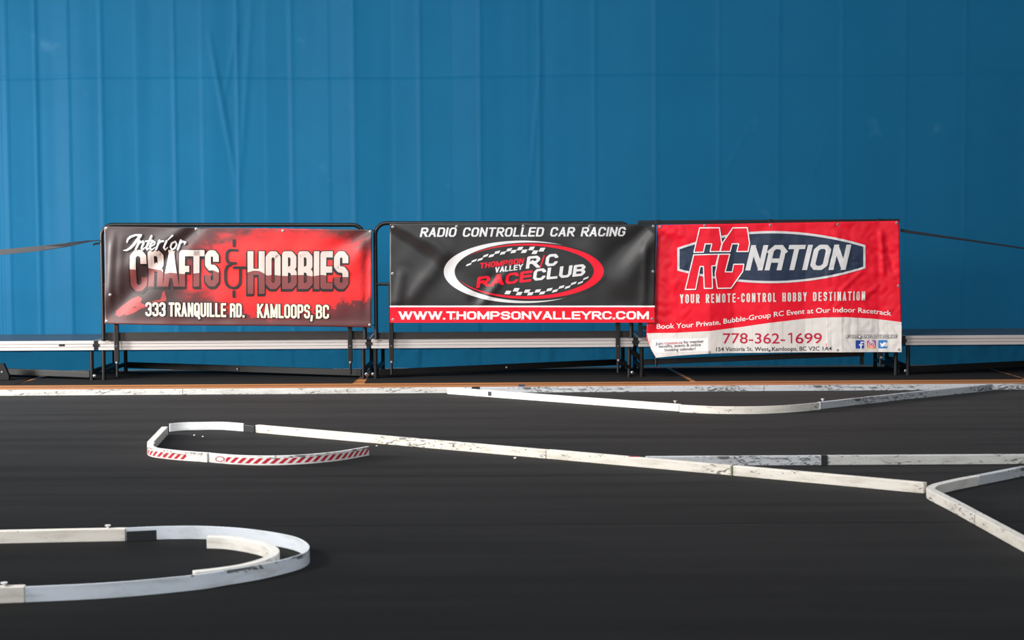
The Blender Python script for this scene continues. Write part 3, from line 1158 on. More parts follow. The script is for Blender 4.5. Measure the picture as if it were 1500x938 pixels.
def disp1(x, y):
    d = 0.010 * nz(x, y * .6, 70, 1.0) + 0.004 * nz(x, y, 26, 3.0)
    d -= R2(x, y, 289, 330, 150, 470, 9, 0.030, .1, .1, .9)
    d += R2(x, y, 282, 330, 175, 400, 9, 0.016, .1, .3, .8)
    d += R2(x, y, 288, 332, 345, 400, 8, 0.008, .1, .6, 1.0)
    d -= R2(x, y, 286, 332, 310, 420, 8, 0.007, .1, .6, 1.0)
    d += R2(x, y, 166, 345, 160, 450, 5, 0.014, .3, .3)
    d += R2(x, y, 178, 350, 174, 440, 5, 0.008, .3, .3)
    d -= R2(x, y, 545, 337, 470, 372, 7, 0.016, .1, .5, 1.0)
    d += R2(x, y, 545, 340, 512, 400, 7, 0.014, .1, .5, 1.0)
    d -= R2(x, y, 538, 345, 536, 460, 5, 0.010, .3, .3)
    d += R2(x, y, 414, 338, 440, 400, 10, 0.005, .1, .6, 1.0)
    d += 0.004 * math.exp(-((y - 476) / 4) ** 2)
    return d


b1 = Banner('vinyl_banner', 'dark red sunset print vinyl banner reading CRAFTS & HOBBIES, left on the railings', 14.90, disp1, dict(
    mid=(348, 474), left=lambda t: 152.3 - .4 * t + 1.2 * math.sin(math.pi * t), right=lambda t: 545.4 - 1.6 * t,
    top=lambda s_: 331.2 + 5.3 * s_, bottom=lambda s_: 474.6 + 5.6 * s_ + 0.6 * math.sin(math.pi * s_ * 2)), 'vinyl_sunset_print', 170, 64)
# printed picture of a small aeroplane, low left
plane = [[(168, 462), (169, 456), (178, 448), (192, 438), (202, 434), (208, 437), (207, 442), (196, 450), (184, 460), (174, 464.5)],
         [(200, 441), (212, 446.5), (225, 441), (236, 439), (234, 443), (222, 448), (208, 452), (198, 450)],
         [(234, 443), (238, 429), (241, 426), (244, 438), (243, 441)], [(180, 455), (206, 449), (212, 449), (196, 459), (184, 463)]]
b1.ink('aeroplane_print', plane, 'print_plane', 0, tess_=True)

L1 = []                                         # (char, x0, x1, top, bottom)
for ch, a, b_ in (('C', 191, 215), ('R', 217, 239), ('A', 239.4, 262), ('F', 262.8, 278.3), ('T', 276.4, 299.6), ('S', 300.4, 321)):
    L1.append((ch, a, b_, 366.2 + .004 * (a - 191), 427 if ch == 'C' else 420))
for ch, a, b_ in (('H', 363, 388), ('O', 389.5, 411.3), ('B', 413.6, 435), ('B', 436.8, 458.4), ('I', 460, 468), ('E', 469.6, 487.6), ('S', 489.6, 510.6)):
    L1.append((ch, a, b_, 368.2, 430.6 if ch == 'H' else 423.6))
hz = interp([(190, 394.5), (203, 395.5), (214, 392), (222, 394), (236, 396), (241, 401.5), (250, 399.5), (262, 401), (270, 401.5), (280, 401), (292, 400), (300, 397), (312, 396), (322, 400),
             (362, 399.5), (372, 396.8), (380, 397), (388, 401), (392, 404), (400, 402.6), (411, 404), (420, 404.5), (430, 403), (446, 403), (458, 405), (464, 404), (472, 402.8), (482, 404), (490, 406), (511, 406)])
for part in (L1[:6], L1[6:]):
    outl, top_, low_ = [], [], []
    for ch, a, b_, t, bt in part:
        hh = bt - t
        sq = ch in 'R'
        kw = dict(c=.30, d=.10, sq=sq, join='round')
        sx = min(8.6, (b_ - a)) if ch != 'A' else 8.0
        ps = block_text(ch, a, bt, b_ - a, hh, sx, 9.0, 0, **kw) if ch != 'I' else [[(a, bt), (b_, bt), (b_, t), (a, t)]]
        po = block_text(ch, a, bt, b_ - a, hh, sx, 9.0, 0, grow=1.3, **kw) if ch != 'I' else [[(a - 1.3, bt + 1.3), (b_ + 1.3, bt + 1.3), (b_ + 1.3, t - 1.3), (a - 1.3, t - 1.3)]]
        outl += po
        for q in po:
            outl.append([(p[0] - 1.2 if a > 350 else p[0] + .6, p[1] + 2.6) for p in q])
            outl.append([(p[0] - .6, p[1] + 1.2) for p in q])
        low_ += ps
        for q in ps:
            x0q, x1q = min(p[0] for p in q), max(p[0] for p in q)
            k = math.floor(x0q / 1.5)
            while k * 1.5 < x1q:
                s_ = clip(clip(q, 1, 0, (k + 1) * 1.5), -1, 0, -k * 1.5)
                ya, yb_ = hz(k * 1.5), hz((k + 1) * 1.5)
                m_ = (yb_ - ya) / 1.5
                # y <= ya + m (x - k*1.5)
                if len(s_) > 2:
                    s_ = clip(s_, -m_, 1, ya - m_ * k * 1.5)
                if len(s_) > 2:
                    top_.append(s_)
                k += 1
    lt = b1.ink('block_lettering', low_, 'print_letter_low', 3, step=2.0)
    b1.ink('letter_shadow', outl, 'print_ink', 1, lt, step=2.5)
    b1.ink('letter_face', top_, 'print_letter_top', 4.6, lt, step=2.0)
amp = []
aw = 4.1
for pl in ([(342.8, 352.5), (342.8, 360.5)], [(347.5, 366.8), (337, 366.4), (333.4, 369), (332.4, 373), (332.4, 379.5), (334, 384), (338, 385.8), (345, 385.8)],
           [(338, 387.5), (332.6, 391), (330.4, 397), (330.4, 410), (332, 416.5), (336.5, 421), (343, 422.4), (348, 420.5), (351.4, 416), (352.2, 410), (352.2, 393)],
           [(343, 392.2), (361, 392.2)], [(342.6, 427), (342.6, 434.5)]):
    amp += line_polys(pl, aw, n=10)
b1.ink('ampersand', amp, 'print_ink', 3)
SC = lambda P: [(150 + x / 5.86, 325 + y / 5.86) for x, y in P]
script = [([(214, 178), (222, 150), (246, 128), (288, 114), (332, 116)], [1.5, 2.6, 3.0, 2.6, 3.4]), ([(330, 116), (300, 158), (272, 196), (242, 226), (212, 244), (186, 246)], [3.8, 4.0, 3.8, 3.2, 2.4, 1.0]),
          ([(322, 162), (290, 238)], [2.8, 2.8]), ([(298, 214), (326, 178), (352, 168), (356, 184), (340, 224), (348, 240), (372, 220)], [1.2, 1.8, 2.6, 2.8, 2.6, 2.0, 1.0]),
          ([(424, 122), (382, 218), (388, 240), (410, 224)], [2.8, 2.8, 2.2, 1.0]), ([(372, 168), (434, 160)], [1.8, 1.6]),
          ([(416, 214), (448, 196), (456, 176), (440, 168), (418, 192), (412, 226), (428, 242), (458, 220)], [1.2, 1.6, 2.0, 2.4, 2.8, 2.6, 2.0, 1.0]),
          ([(494, 160), (466, 238)], [2.8, 2.6]), ([(484, 192), (508, 168), (528, 166)], [1.4, 2.2, 2.6]),
          ([(556, 164), (530, 222), (540, 241), (562, 220)], [2.8, 2.6, 2.0, 1.0]), ([(606, 118), (568, 156)], [2.4, 1.2]),
          ([(626, 170), (598, 184), (584, 216), (594, 240), (618, 228), (636, 196), (628, 170)], [2.4, 2.6, 2.6, 2.2, 2.2, 2.4, 2.0]),
          ([(672, 158), (644, 238)], [2.8, 2.6]), ([(660, 192), (686, 168), (710, 176), (702, 192)], [1.4, 2.2, 2.4, 1.4])]
sw, sb = [], []
for P, ws in script:
    q = SC(P)
    sw += line_polys(q, [w_ * 1.0 for w_ in ws], n=8)
    sb += line_polys([(x + .9, y + .9) for x, y in q], [w_ + 1.5 for w_ in ws], n=8)
st = b1.ink('script_lettering', sw, 'print_white', 6)
b1.ink('script_shadow', sb, 'print_ink', 5, st)
for txt, x, y, w in (('333', 213.2, 463.4, 29.6), ('TRANQUILLE', 247.5, 463.8, 84), ('RD.', 337, 465, 21.4), ('KAMLOOPS,', 376.8, 465.8, 81.5), ('BC', 463, 467, 19.2)):
    kw = dict(c=.3, d=.1, slope=.012, sq=txt == 'RD.')
    t_ = b1.ink('address_lettering', block_text(txt, x, y, w, 20.6, 3.0, 3.3, 1.0, **kw), 'print_cream', 4)
    b1.ink('letter_outline', block_text(txt, x, y, w, 20.6, 3.0, 3.3, 1.0, grow=1.0, **kw), 'print_ink', 2, t_)
b1.grommets([(155.8, 334.6), (286.8, 335.8), (414.4, 338.5), (542.5, 339.5), (154.8, 471), (541.4, 476.2), (161.5, 432)])
MB().tube([b1.pt(541.6, 476.2, .004), R_(549.5, 476.4) + Vector((0, -.021, 0))], .003, 8).build('tie', 'black_plastic', b1.root)
MB().tube([b1.pt(542.6, 339.5, .004), R_(549.5, 337) + Vector((0, -.021, 0))], .003, 8).build('tie', 'black_plastic', b1.root)

# ------------------------------------------------------------------ banner 2: race club


def disp2(x, y):
    d = 0.012 * nz(x, y * .7, 60, 11.0) + 0.004 * nz(x, y, 24, 13.0)
    d += R2(x, y, 573, 330, 660, 372, 9, 0.022, .1, .4, .6)
    d -= R2(x, y, 573, 338, 680, 420, 10, 0.018, .1, .4, .8)
    d += R2(x, y, 590, 395, 582, 450, 8, 0.014, .3, .3)
    d += R2(x, y, 600, 440, 655, 370, 11, 0.016, .2, .3)
    d -= R2(x, y, 690, 445, 725, 400, 8, 0.010, .2, .3)
    d += R2(x, y, 705, 448, 745, 395, 6, 0.010, .2, .3)
    d -= R2(x, y, 957, 332, 880, 390, 12, 0.026, .1, .4, .6)
    d += R2(x, y, 955, 345, 905, 430, 11, 0.022, .1, .4, .8)
    d += R2(x, y, 946, 360, 942, 455, 5, 0.010, .2, .3)
    d -= R2(x, y, 863, 330, 845, 360, 8, 0.010, .1, .5, 1.0)
    d -= R2(x, y, 766, 330, 760, 352, 8, 0.007, .1, .5, 1.0)
    d *= 0.35 + 0.65 * min(1, max(0, (474 - y) / 30))
    return d


b2 = Banner('vinyl_banner', 'black vinyl banner with red bottom band and oval race club emblem, middle of the railings', 14.860, disp2, dict(
    mid=(765, 472), left=lambda t: 571.0 + .2 * t, right=lambda t: 961.0 - 2.4 * t, top=lambda s_: 327.6 + 1.4 * s_ - 1.0 * math.sin(math.pi * s_), bottom=lambda s_: 473.0 - .3 * s_), 'vinyl_black', 170, 64)
band = [[(571.1 + k * 9.69, 450.2), (571.1 + (k + 1) * 9.69, 450.2), (571.1 + (k + 1) * 9.69, 472.8), (571.1 + k * 9.69, 472.8)] for k in range(40)]
b2.ink('red_band', band, 'vinyl_red_band', 0, label='red bottom band')
b2.ink('white_line', [[(571.1 + k * 9.7, 447.9), (571.1 + (k + 1) * 9.7, 447.9), (571.1 + (k + 1) * 9.7, 450.2), (571.1 + k * 9.7, 450.2)] for k in range(40)], 'print_white', 0)
b2.words('slogan_lettering', block_text('RADIO CONTROLLED CAR RACING', 615, 347.2, 300, 13.6, 2.9, 2.2, 1.55, c=.22, d=.18, shear=.2, slope=-.003, space=.62), 'print_silver', 1)
b2.words('web_lettering', block_text('WWW.THOMPSONVALLEYRC.COM', 584, 468.3, 366.5, 11.8, 3.4, 2.3, 1.35, dots=True, c=.22, d=.2, slope=-.001), 'print_white', 1)
E1, E2, E3, E4 = (764.8, 398.4, 114.9, 45.8), (777.3, 398.2, 111.5, 43.0), (776.0, 397.5, 108.3, 40.6), (768.0, 396.9, 101.6, 37.2)
em = b2.ink('oval_emblem', [ell(*E1)], 'print_silver', 0, tess_=True)
b2.ink('oval_gap', [ell(*E2)], 'vinyl_black_emblem', 1, em, tess_=True)
b2.ink('oval_red_ring', [ell(*E3)], 'print_red', 2, em, tess_=True)
b2.ink('oval_field', [ell(*E4)], 'vinyl_black_emblem', 3, em, tess_=True)
LP = lambda x, y: (640 + x / 5.77, 340 + y / 5.77)
fl_ = []


def chk(cx, cy, w, h, sl, sh=.55):
    P = []
    for a, b_ in ((-1, -1), (1, -1), (1, 1), (-1, 1)):
        xx = a * w / 2 - b_ * h / 2 * sh
        yy = b_ * h / 2 + sl * xx
        P.append(LP(cx + xx, cy + yy))
    return P


for i, (x, y) in enumerate([(315, 243), (412, 200), (510, 172), (610, 151), (703, 140), (800, 139), (888, 149)]):
    fl_.append(chk(x, y, 42, 15 + i * 2.8, -.36 + i * .06))
for i, (x, y) in enumerate([(270, 275), (366, 232), (462, 200), (558, 178), (648, 165), (738, 163), (828, 171)]):
    fl_.append(chk(x, y, 42, 14 + i * 2.8, -.36 + i * .06))
for i, (x, y) in enumerate([(670, 488), (762, 500), (852, 498), (950, 487), (1052, 465), (1155, 434), (1258, 391)]):
    fl_.append(chk(x, y, 44, 30 - i * 2.6, .04 - i * .07))
for i, (x, y) in enumerate([(600, 511), (695, 520), (790, 522), (890, 515), (998, 497), (1105, 466), (1212, 428)]):
    fl_.append(chk(x, y, 44, 30 - i * 2.6, .04 - i * .07))
b2.ink('checker_print', fl_, 'print_silver', 5, em)
kw = dict(c=.22, d=.2, shear=.14)
for pl in (block_text('THOMPSON', 702.5, 393.6, 64.5, 8.0, 2.1, 1.5, .9, slope=-.118, **kw), block_text('RACE', 697.5, 422.2, 80.5, 16.3, 5.0, 3.5, 1.8, slope=-.122, **kw),
           line_polys([(791.5, 391.6), (797.2, 374.6)], 2.0, n=4)):
    b2.ink('red_lettering', pl, 'print_red', 5, em)
b2.ink('white_lettering', block_text('VALLEY', 724.6, 399.8, 40.5, 8.2, 2.1, 1.5, .7, slope=-.118, **kw) + block_text('R', 770, 394, 19.5, 18.0, 5.0, 3.8, 1, slope=-.1, **kw)
       + block_text('C', 798, 390.8, 18, 17.6, 5.0, 3.8, 1, slope=-.1, **kw) + block_text('CLUB', 780, 411.8, 76.5, 17.2, 5.0, 3.5, 1.9, slope=-.105, **kw), 'print_silver', 5, em)
b2.grommets([(575.5, 332.6), (668.8, 332), (766.4, 331.2), (863.5, 331.8), (957.4, 331.6), (575, 401), (956.5, 398), (575.5, 468.4), (666, 467.6), (764.7, 467.5), (860, 467.2), (955.2, 467.4)])

# ------------------------------------------------------------------ banner 3: remote-control hobby shop
creases = [962, 1038.5, 1075, 1127, 1180, 1232, 1288, 1320]
clev = [-0.008, 0.022, -0.014, 0.014, -0.016, 0.014, -0.014, 0.010]
cf = interp(list(zip(creases, clev)))


def disp3(x, y):
    d = cf(x) * (0.55 + 0.45 * min(1, max(0, (y - 330) / 150)))
    d += 0.006 * nz(x, y * .5, 55, 21.0) + 0.003 * nz(x, y, 20, 23.0)
    d += 0.0045 * abs(nz(x, y, 14, 27.0)) * 2 * (1.0 if (x > 1210 or x < 1010) else .3)
    d += R2(x, y, 966, 335, 1020, 352, 6, 0.010, .1, .4, .6)
    d -= R2(x, y, 962, 470, 1010, 420, 9, 0.012, .1, .4)
    d += R2(x, y, 950, 480, 1000, 430, 8, 0.012, .1, .4)
    d += R2(x, y, 1290, 340, 1294, 402, 4, 0.012, .2, .2)
    d -= R2(x, y, 1296, 350, 1310, 402, 4, 0.009, .2, .3)
    d += R2(x, y, 1232, 425, 1262, 398, 3, 0.007, .3, .3)
    d += R2(x, y, 1240, 430, 1285, 425, 3, 0.006, .3, .3)
    d -= R2(x, y, 1275, 370, 1312, 372, 4, 0.007, .3, .3)
    d += R2(x, y, 1262, 440, 1290, 415, 3, 0.006, .3, .3)
    d -= R2(x, y, 1128, 330, 1110, 342, 6, 0.006, .1, .5, 1)
    d -= R2(x, y, 1227, 330, 1250, 345, 6, 0.006, .1, .5, 1)
    d -= 0.008 * math.exp(-((x - 955) / 14) ** 2)
    if y > 478:                                   # free lower left corner kicks forward
        q = (y - 478) / 45
        d += 0.05 * q * q * math.exp(-((x - 955) / 30) ** 2)
    return d


b3 = Banner('vinyl_banner', 'bright red and white vinyl banner with navy oval logo and phone number', 14.897, disp3, dict(
    mid=(1140, 516), left=interp([(0, 962.8), (.35, 960.5), (.6, 957), (.75, 947.5), (.86, 947.2), (.93, 953), (1, 960.2)]),
    right=lambda t: 1316.8 + 3.6 * t, top=lambda s_: 329.8 - 6.2 * s_, bottom=interp([(0, 523.8), (.1, 521), (.217, 518), (.5, 516.6), (1, 516)])), 'vinyl_red', 190, 90)
bnd = interp([(940, 488.6), (960, 488.2), (985, 487.9), (1039, 485), (1085, 479.5), (1126, 473.2), (1178, 467.4), (1207, 465.2), (1240, 464.8), (1280, 467.2), (1322, 472.2)])
lfx = lambda y: interp([(488, 947.6), (498, 949.4), (505, 951.2), (512, 954), (520, 958.4), (524, 960.6)])(y)
btm = interp([(947, 523.8), (960, 523.8), (996, 520.8), (1039, 517.9), (1140, 516.5), (1320, 515.9)])
wp = []
xs = frange(946, 1320, 188)
for a, b_ in zip(xs, xs[1:]):
    q = [(a, bnd(a)), (b_, bnd(b_)), (b_, btm(b_)), (a, btm(a))]
    # trim along the curling left edge
    if a < 962:
        r = []
        for k in range(12):
            t0, t1 = k / 12, (k + 1) / 12
            ya, yb_ = bnd(a) + (btm(a) - bnd(a)) * t0, bnd(a) + (btm(a) - bnd(a)) * t1
            ex = lfx((ya + yb_) / 2)
            if b_ > ex:
                r.append([(max(a, ex), ya), (b_, ya), (b_, yb_), (max(a, ex), yb_)])
        wp += r
    else:
        wp.append(q)
b3.ink('white_field', wp, 'print_offwhite', 0, label='white lower part with curved upper edge')
b3.ink('white_note_box', [[(953.5, 497.4), (1037, 495.4), (1037, 514.6), (960.5, 517)]], 'print_white', 1)


def shield(g):
    T_, B_ = [], []
    x0, x1 = 991.9 + g, 1267.6 - g
    for k in range(41):
        x = x0 + (x1 - x0) * k / 40
        u = (x - 1130) / 138
        T_.append((x, 338.6 + g + (24.5 if u < 0 else 20.8) * u * u))
        B_.append((x, 415 - g - (18.4 if u < 0 else 22) * u * u))
    return [[T_[k], T_[k + 1], B_[k + 1], B_[k]] for k in range(40)]


lg = b3.ink('oval_logo', shield(0), 'print_silver', 1)
b3.ink('navy_field', shield(3.4), 'print_navy', 2, lg)
CP = lambda P: [(970 + x / 7.217, 320 + y / 7.217) for x, y in P]
rc = [CP([(393, 101), (602, 100), (628, 268), (608, 350), (502, 352), (522, 270), (452, 270), (432, 357), (332, 360)]),
      CP([(330, 386), (596, 379), (562, 500), (522, 503), (528, 740), (441, 740), (432, 508), (397, 510), (350, 750), (242, 752)]),
      CP([(745, 101), (898, 99), (922, 262), (906, 350), (788, 351), (808, 270), (738, 270), (718, 350), (612, 351), (634, 262)]),
      CP([(598, 379), (714, 378), (665, 566), (740, 566), (756, 486), (862, 485), (850, 562), (728, 738), (580, 740), (556, 582)])]
b3.ink('letter_fill', rc, 'print_red', 4, lg, tess_=True)
ol = []
for P in rc:
    ol += line_polys(P, 1.5, closed=True, n=8)
b3.ink('letter_outline', ol, 'print_white', 5, lg)
b3.ink('name_lettering', block_text('NATION', 1091.5, 396.3, 146.5, 37.0, 7.2, 6.2, 3.0, c=.26, d=.15, shear=.235, slope=-.006, sq=True), 'print_silver', 4, lg)
b3.words('slogan_lettering', block_text('YOUR REMOTE-CONTROL HOBBY DESTINATION', 996, 444.6, 271, 13.2, 2.0, 1.9, 2.7, c=.32, d=.12, slope=-.0165, space=.75, sq=False), 'print_offwhite', 1)
arc = interp([(962, 482), (993, 480.8), (1017, 479), (1041, 476.7), (1068, 473.4), (1093, 470), (1128, 464.9), (1147, 462.6), (1175, 460), (1193, 458.9), (1215, 457.8), (1235, 457.4), (1253, 457.8), (1280, 459.6), (1306, 462.8)])
b3.ink('invitation_lettering', font_text('Book Your Private, Bubble-Group RC Event at Our Indoor Racetrack', 962, 482, 343.5, 7.4, .012, base=arc), 'print_white', 1)
b3.ink('phone_lettering', font_text('778-362-', 1059, 503.2, 90.5, 15.4, .006) + font_text('699', 1165.4, 503.1, 38.4, 15.4, .006) + line_polys([(1155.2, 490.0), (1159.3, 488.6), (1159.3, 502.2)], 2.1, n=8), 'print_crimson', 1)
b3.ink('address_lettering', font_text('154 Victoria St. West, Kamloops, BC V2C 1A4', 1048.6, 514.6, 169.4, 6.0, .012, slope=-.006), 'print_grey_ink', 1)
gi = font_text('Join', 960, 505.6, 10.5, 4.5, .012, slope=-.05) + font_text('for member', 1001, 503.3, 29.5, 4.5, .012, slope=-.05) \
    + font_text('benefits, events & online', 965, 509.6, 61, 4.4, .012, slope=-.045) + font_text('booking calendar!', 973.2, 514.6, 45, 4.4, .012, slope=-.04)
b3.ink('note_lettering', gi, 'print_grey_ink', 2)
b3.ink('note_address', font_text('rcnation.ca', 971.6, 505, 27.5, 4.5, .012, slope=-.05, shear=.2), 'print_crimson', 2)
fo = block_text('FOLLOW, LIKE & SUBSCRIBE', 1240, 495.4, 72.5, 4.4, .95, .9, .6, shear=.2, grow=.5)
b3.ink('follow_outline', fo, 'print_ink', 1)
b3.ink('follow_lettering', block_text('FOLLOW, LIKE & SUBSCRIBE', 1240, 495.4, 72.5, 4.4, .8, .7, .75, shear=.2), 'print_white', 2)


def rsq(x0, y0, x1, y1, r=1.5):
    P = []
    for cx, cy, a0 in ((x1 - r, y1 - r, 0), (x0 + r, y1 - r, 90), (x0 + r, y0 + r, 180), (x1 - r, y0 + r, 270)):
        for k in range(4):
            a = math.radians(a0 + 30 * k)
            P.append((cx + r * math.cos(a), cy + r * math.sin(a)))
    return P


i1 = b3.ink('social_icon', [rsq(1253, 498.7, 1265.6, 510.8, .9)], 'icon_blue', 1, step=30, label='blue icon with white letter f')
b3.ink('icon_mark', line_polys([(1264.0, 501.6), (1262.2, 501.5), (1261.0, 502.6), (1260.9, 510.6)], 2.0, n=8) + line_polys([(1258.6, 505.4), (1263.6, 505.4)], 1.7, n=4), 'print_white', 2, i1)
i2 = b3.ink('social_icon', [rsq(1270, 498.6, 1283, 510.8, 2.6)], 'icon_gradient', 1, step=30, label='orange to purple icon with white camera outline')
mk = line_polys(rsq(1272.3, 500.7, 1280.7, 508.7, 2.2), 1.0, closed=True, n=6) + line_polys(ell(1276.5, 504.7, 2.0, 2.0, 16), 1.0, closed=True, n=6) + [disc((1279.0, 502.3), .6)]
b3.ink('icon_mark', mk, 'print_white', 2, i2)
i3 = b3.ink('social_icon', [rsq(1287, 498.6, 1299.8, 510.6, 1.2)], 'icon_sky', 1, step=30, label='sky blue icon with white bird')
bird = [(1289.2, 507.4), (1291.4, 507.3), (1289.9, 505.9), (1290.6, 505.5), (1289.2, 503.8), (1290.0, 503.8), (1289.3, 501.8), (1291.6, 503.6), (1293.4, 504.0), (1293.6, 502.4), (1294.9, 501.5), (1296.2, 501.9),
        (1297.6, 501.6), (1297.0, 502.5), (1297.7, 502.5), (1296.8, 503.4), (1296.4, 505.6), (1294.8, 507.7), (1292.4, 508.5), (1290.4, 508.1)]
b3.ink('icon_mark', [bird], 'print_white', 2, i3, tess_=True)
b3.grommets([(967, 332.5), (1031.8, 331), (1128.4, 330), (1226.8, 328.6), (1313.4, 326.8), (1315.8, 419), (1038.6, 515.6), (1126.4, 513.6), (1226.8, 512.9), (1316.5, 512)])

# ------------------------------------------------------------------ track boards
WG = 'white boards and strips edging the race track'
board_mat('board_clean', (244, 240, 232), -0.03, 1)
board_mat('board_worn', (232, 225, 214), 0.05, 2)
board_mat('board_scuffed', (206, 204, 200), 0.11, 3)
board_mat('board_shaded_scuffed', (200, 202, 206), 0.12, 4)  # white board with weaker light put into a greyer base, plus real scuffs
board_mat('strip_clean', (240, 242, 244), -0.05, 5, rough=0.35)
board_mat('strip_rubbed', (230, 236, 244), -0.07, 6, edge=(0.40, .058, .007, .72, 2.0, 1), rough=0.35)
HS, TS = 0.056, 0.016
board_mat('strip_red_blocks', (236, 232, 230), 0.02, 7, stripes=(0.13, 9.0, 0.050, HS, TS), edge=(0.24, HS, TS, .1, 9))
board_mat('corner_marked', (226, 220, 212), .06, 9, stripes=(.27, .37, .028, .050, .044))
board_mat('corner_red_blocks', (230, 226, 222), 0.05, 8, stripes=(0.10, 0.58, 0.050, 0.055, 0.04), edge=(0.22, .055, .04, .0, 9))


def ribbon(name, path, h, t, material, label, cat='track board', z0=TRK, side=0.0, bev=0.003, parent=None, group=WG):
    """upright board along a ground path; side: -1 puts the path on the near face, 0 on the centre line"""
    P = [Vector((p.x, p.y)) for p in path]
    n = len(P)
    off = []
    for i in range(n):
        a = P[max(0, i - 1)]
        b = P[min(n - 1, i + 1)]
        d = (b - a).normalized()
        nl = Vector((-d.y, d.x))
        k = 1.0
        if 0 < i < n - 1:
            d1 = (P[i] - P[i - 1]).normalized()
            k = 1.0 / max(.6, Vector((-d1.y, d1.x)).dot(nl))
        off.append(nl * k)
    lo, hi = -t / 2 - side * t / 2, t / 2 - side * t / 2
    acc = [0.0]
    for i in range(1, n):
        acc.append(acc[-1] + (P[i] - P[i - 1]).length)
    v = []
    for i in range(n):
        l = P[i] + off[i] * hi
        r = P[i] + off[i] * lo
        v += [Vector((l.x, l.y, z0)), Vector((l.x, l.y, z0 + h)), Vector((r.x, r.y, z0 + h)), Vector((r.x, r.y, z0))]
    f, uv = [], []
    vv = [0, h, h + t, 2 * h + t, 2 * h + 2 * t]
    for i in range(n - 1):
        a, b = 4 * i, 4 * (i + 1)
        for j in range(4):
            j2 = (j + 1) % 4
            f.append((a + j, a + j2, b + j2, b + j))
            uv += [(acc[i], vv[j]), (acc[i], vv[j + 1]), (acc[i + 1], vv[j + 1]), (acc[i + 1], vv[j])]
    f.append((3, 2, 1, 0))
    uv += [(0, .2), (0, .2 + h), (t, .2 + h), (t, .2)]
    e = 4 * (n - 1)
    f.append((e, e + 1, e + 2, e + 3))
    uv += [(0, .3), (0, .3 + h), (t, .3 + h), (t, .3)]
    c = P[n // 2]
    o = finish(name, v, f, material, parent, origin=None if parent else (c.x, c.y, z0), uvs=uv)
    bm = bmesh.new()
    bm.from_mesh(o.data)
    bmesh.ops.recalc_face_normals(bm, faces=bm.faces)
    bm.to_mesh(o.data)
    bm.free()
    if bev:
        md = o.modifiers.new('bevel', 'BEVEL')
        md.width = bev
        md.segments = 2
        md.limit_method = 'ANGLE'
        md.angle_limit = math.radians(50)
    if label and not parent:
        tag(o, label, cat, group)
    return o


def G(pts):
    return [atZ(x, y, TRK) for x, y in pts]


def curve(pts, n=8):
    """Catmull-Rom through ground points"""
    P = G(pts)
    out = []
    for i in range(len(P) - 1):
        p0, p1, p2, p3 = P[max(0, i - 1)], P[i], P[i + 1], P[min(len(P) - 1, i + 2)]
        for k in range(n):
            t = k / n
            out.append(.5 * ((2 * p1) + (p2 - p0) * t + (2 * p0 - 5 * p1 + 4 * p2 - p3) * t * t + (3 * p1 - p0 - 3 * p2 + p3) * t ** 3))
    out.append(P[-1])
    return out


def screw(o, px, py, h, big=False):
    """small white cap left standing on a board's top"""
    p = atZ(px, py, TRK + h)
    MB().tube([(p.x, p.y, TRK + h - .002), (p.x, p.y, TRK + h + .010)], .006, 8).tube([(p.x, p.y, TRK + h + .010), (p.x, p.y, TRK + h + .014)], .013, 8).build('screw_cap', 'white_plastic', o)


def tape(o, name, path, h, t, material='black_tape'):
    return ribbon(name, path, h, t, material, None, parent=o, bev=.001)


# border along the far edge of the track: eight-foot boards
BY = 13.615
bx = [atY(x, 577, BY).x for x in (-158, 268, 694, 1120, 1545)]
bl = ['white board of the far track border, running off the left edge of the picture', 'white board of the far track border, below the gap between crafts banner and black banner',
      'scuffed board of the far track border with a black tape piece, behind the chicane', 'white board of the far track border, running off the right edge of the picture']
for i in range(4):
    o = ribbon('border_board', [Vector((bx[i] + .0015, BY, 0)), Vector((bx[i + 1] - .0015, BY, 0))], .048, .038, ['board_scuffed', 'board_scuffed', 'board_shaded_scuffed', 'board_shaded_scuffed'][i], bl[i], side=-1)
    if i == 2:
        p = atY(697, 571, BY)
        tape(o, 'tape_piece', [Vector((p.x - .033, BY + .018, 0)), Vector((p.x + .033, BY + .018, 0))], .0495, .043)

# chicane
o = ribbon('chicane_board', G([(655, 577.4), (994.6, 603.2)]), .054, .035, 'board_clean', 'bright white straight board forming the left arm of the far chicane', side=-1)
p0, p1 = G([(655, 577.4), (994.6, 603.2)])
tm = lambda t: p0.lerp(p1, t)
nrm = Vector((-(p1 - p0).normalized().y, (p1 - p0).normalized().x, 0))
tq = [tm(.194) - nrm * .001, tm(.209) - nrm * .001]
ribbon('tape_piece', tq, .034, .003, 'black_tape', None, z0=TRK + .012, parent=o, bev=0)
screw(o, 989, 590, .054)
ribbon('chicane_strip', curve([(995.6, 604), (1040, 606.2), (1095, 606.8), (1150, 605), (1200, 600.6)]), .056, .010, 'board_worn', 'thin curved white strip at the nose of the far chicane', cat='track strip', bev=.001)
o = ribbon('chicane_board', G([(1201.4, 600), (1330, 585.4), (1454, 572.6)]), .054, .030, 'board_shaded_scuffed', 'shaded white scuffed straight board forming the right arm of the far chicane', side=-1)
screw(o, 1205, 587, .054)

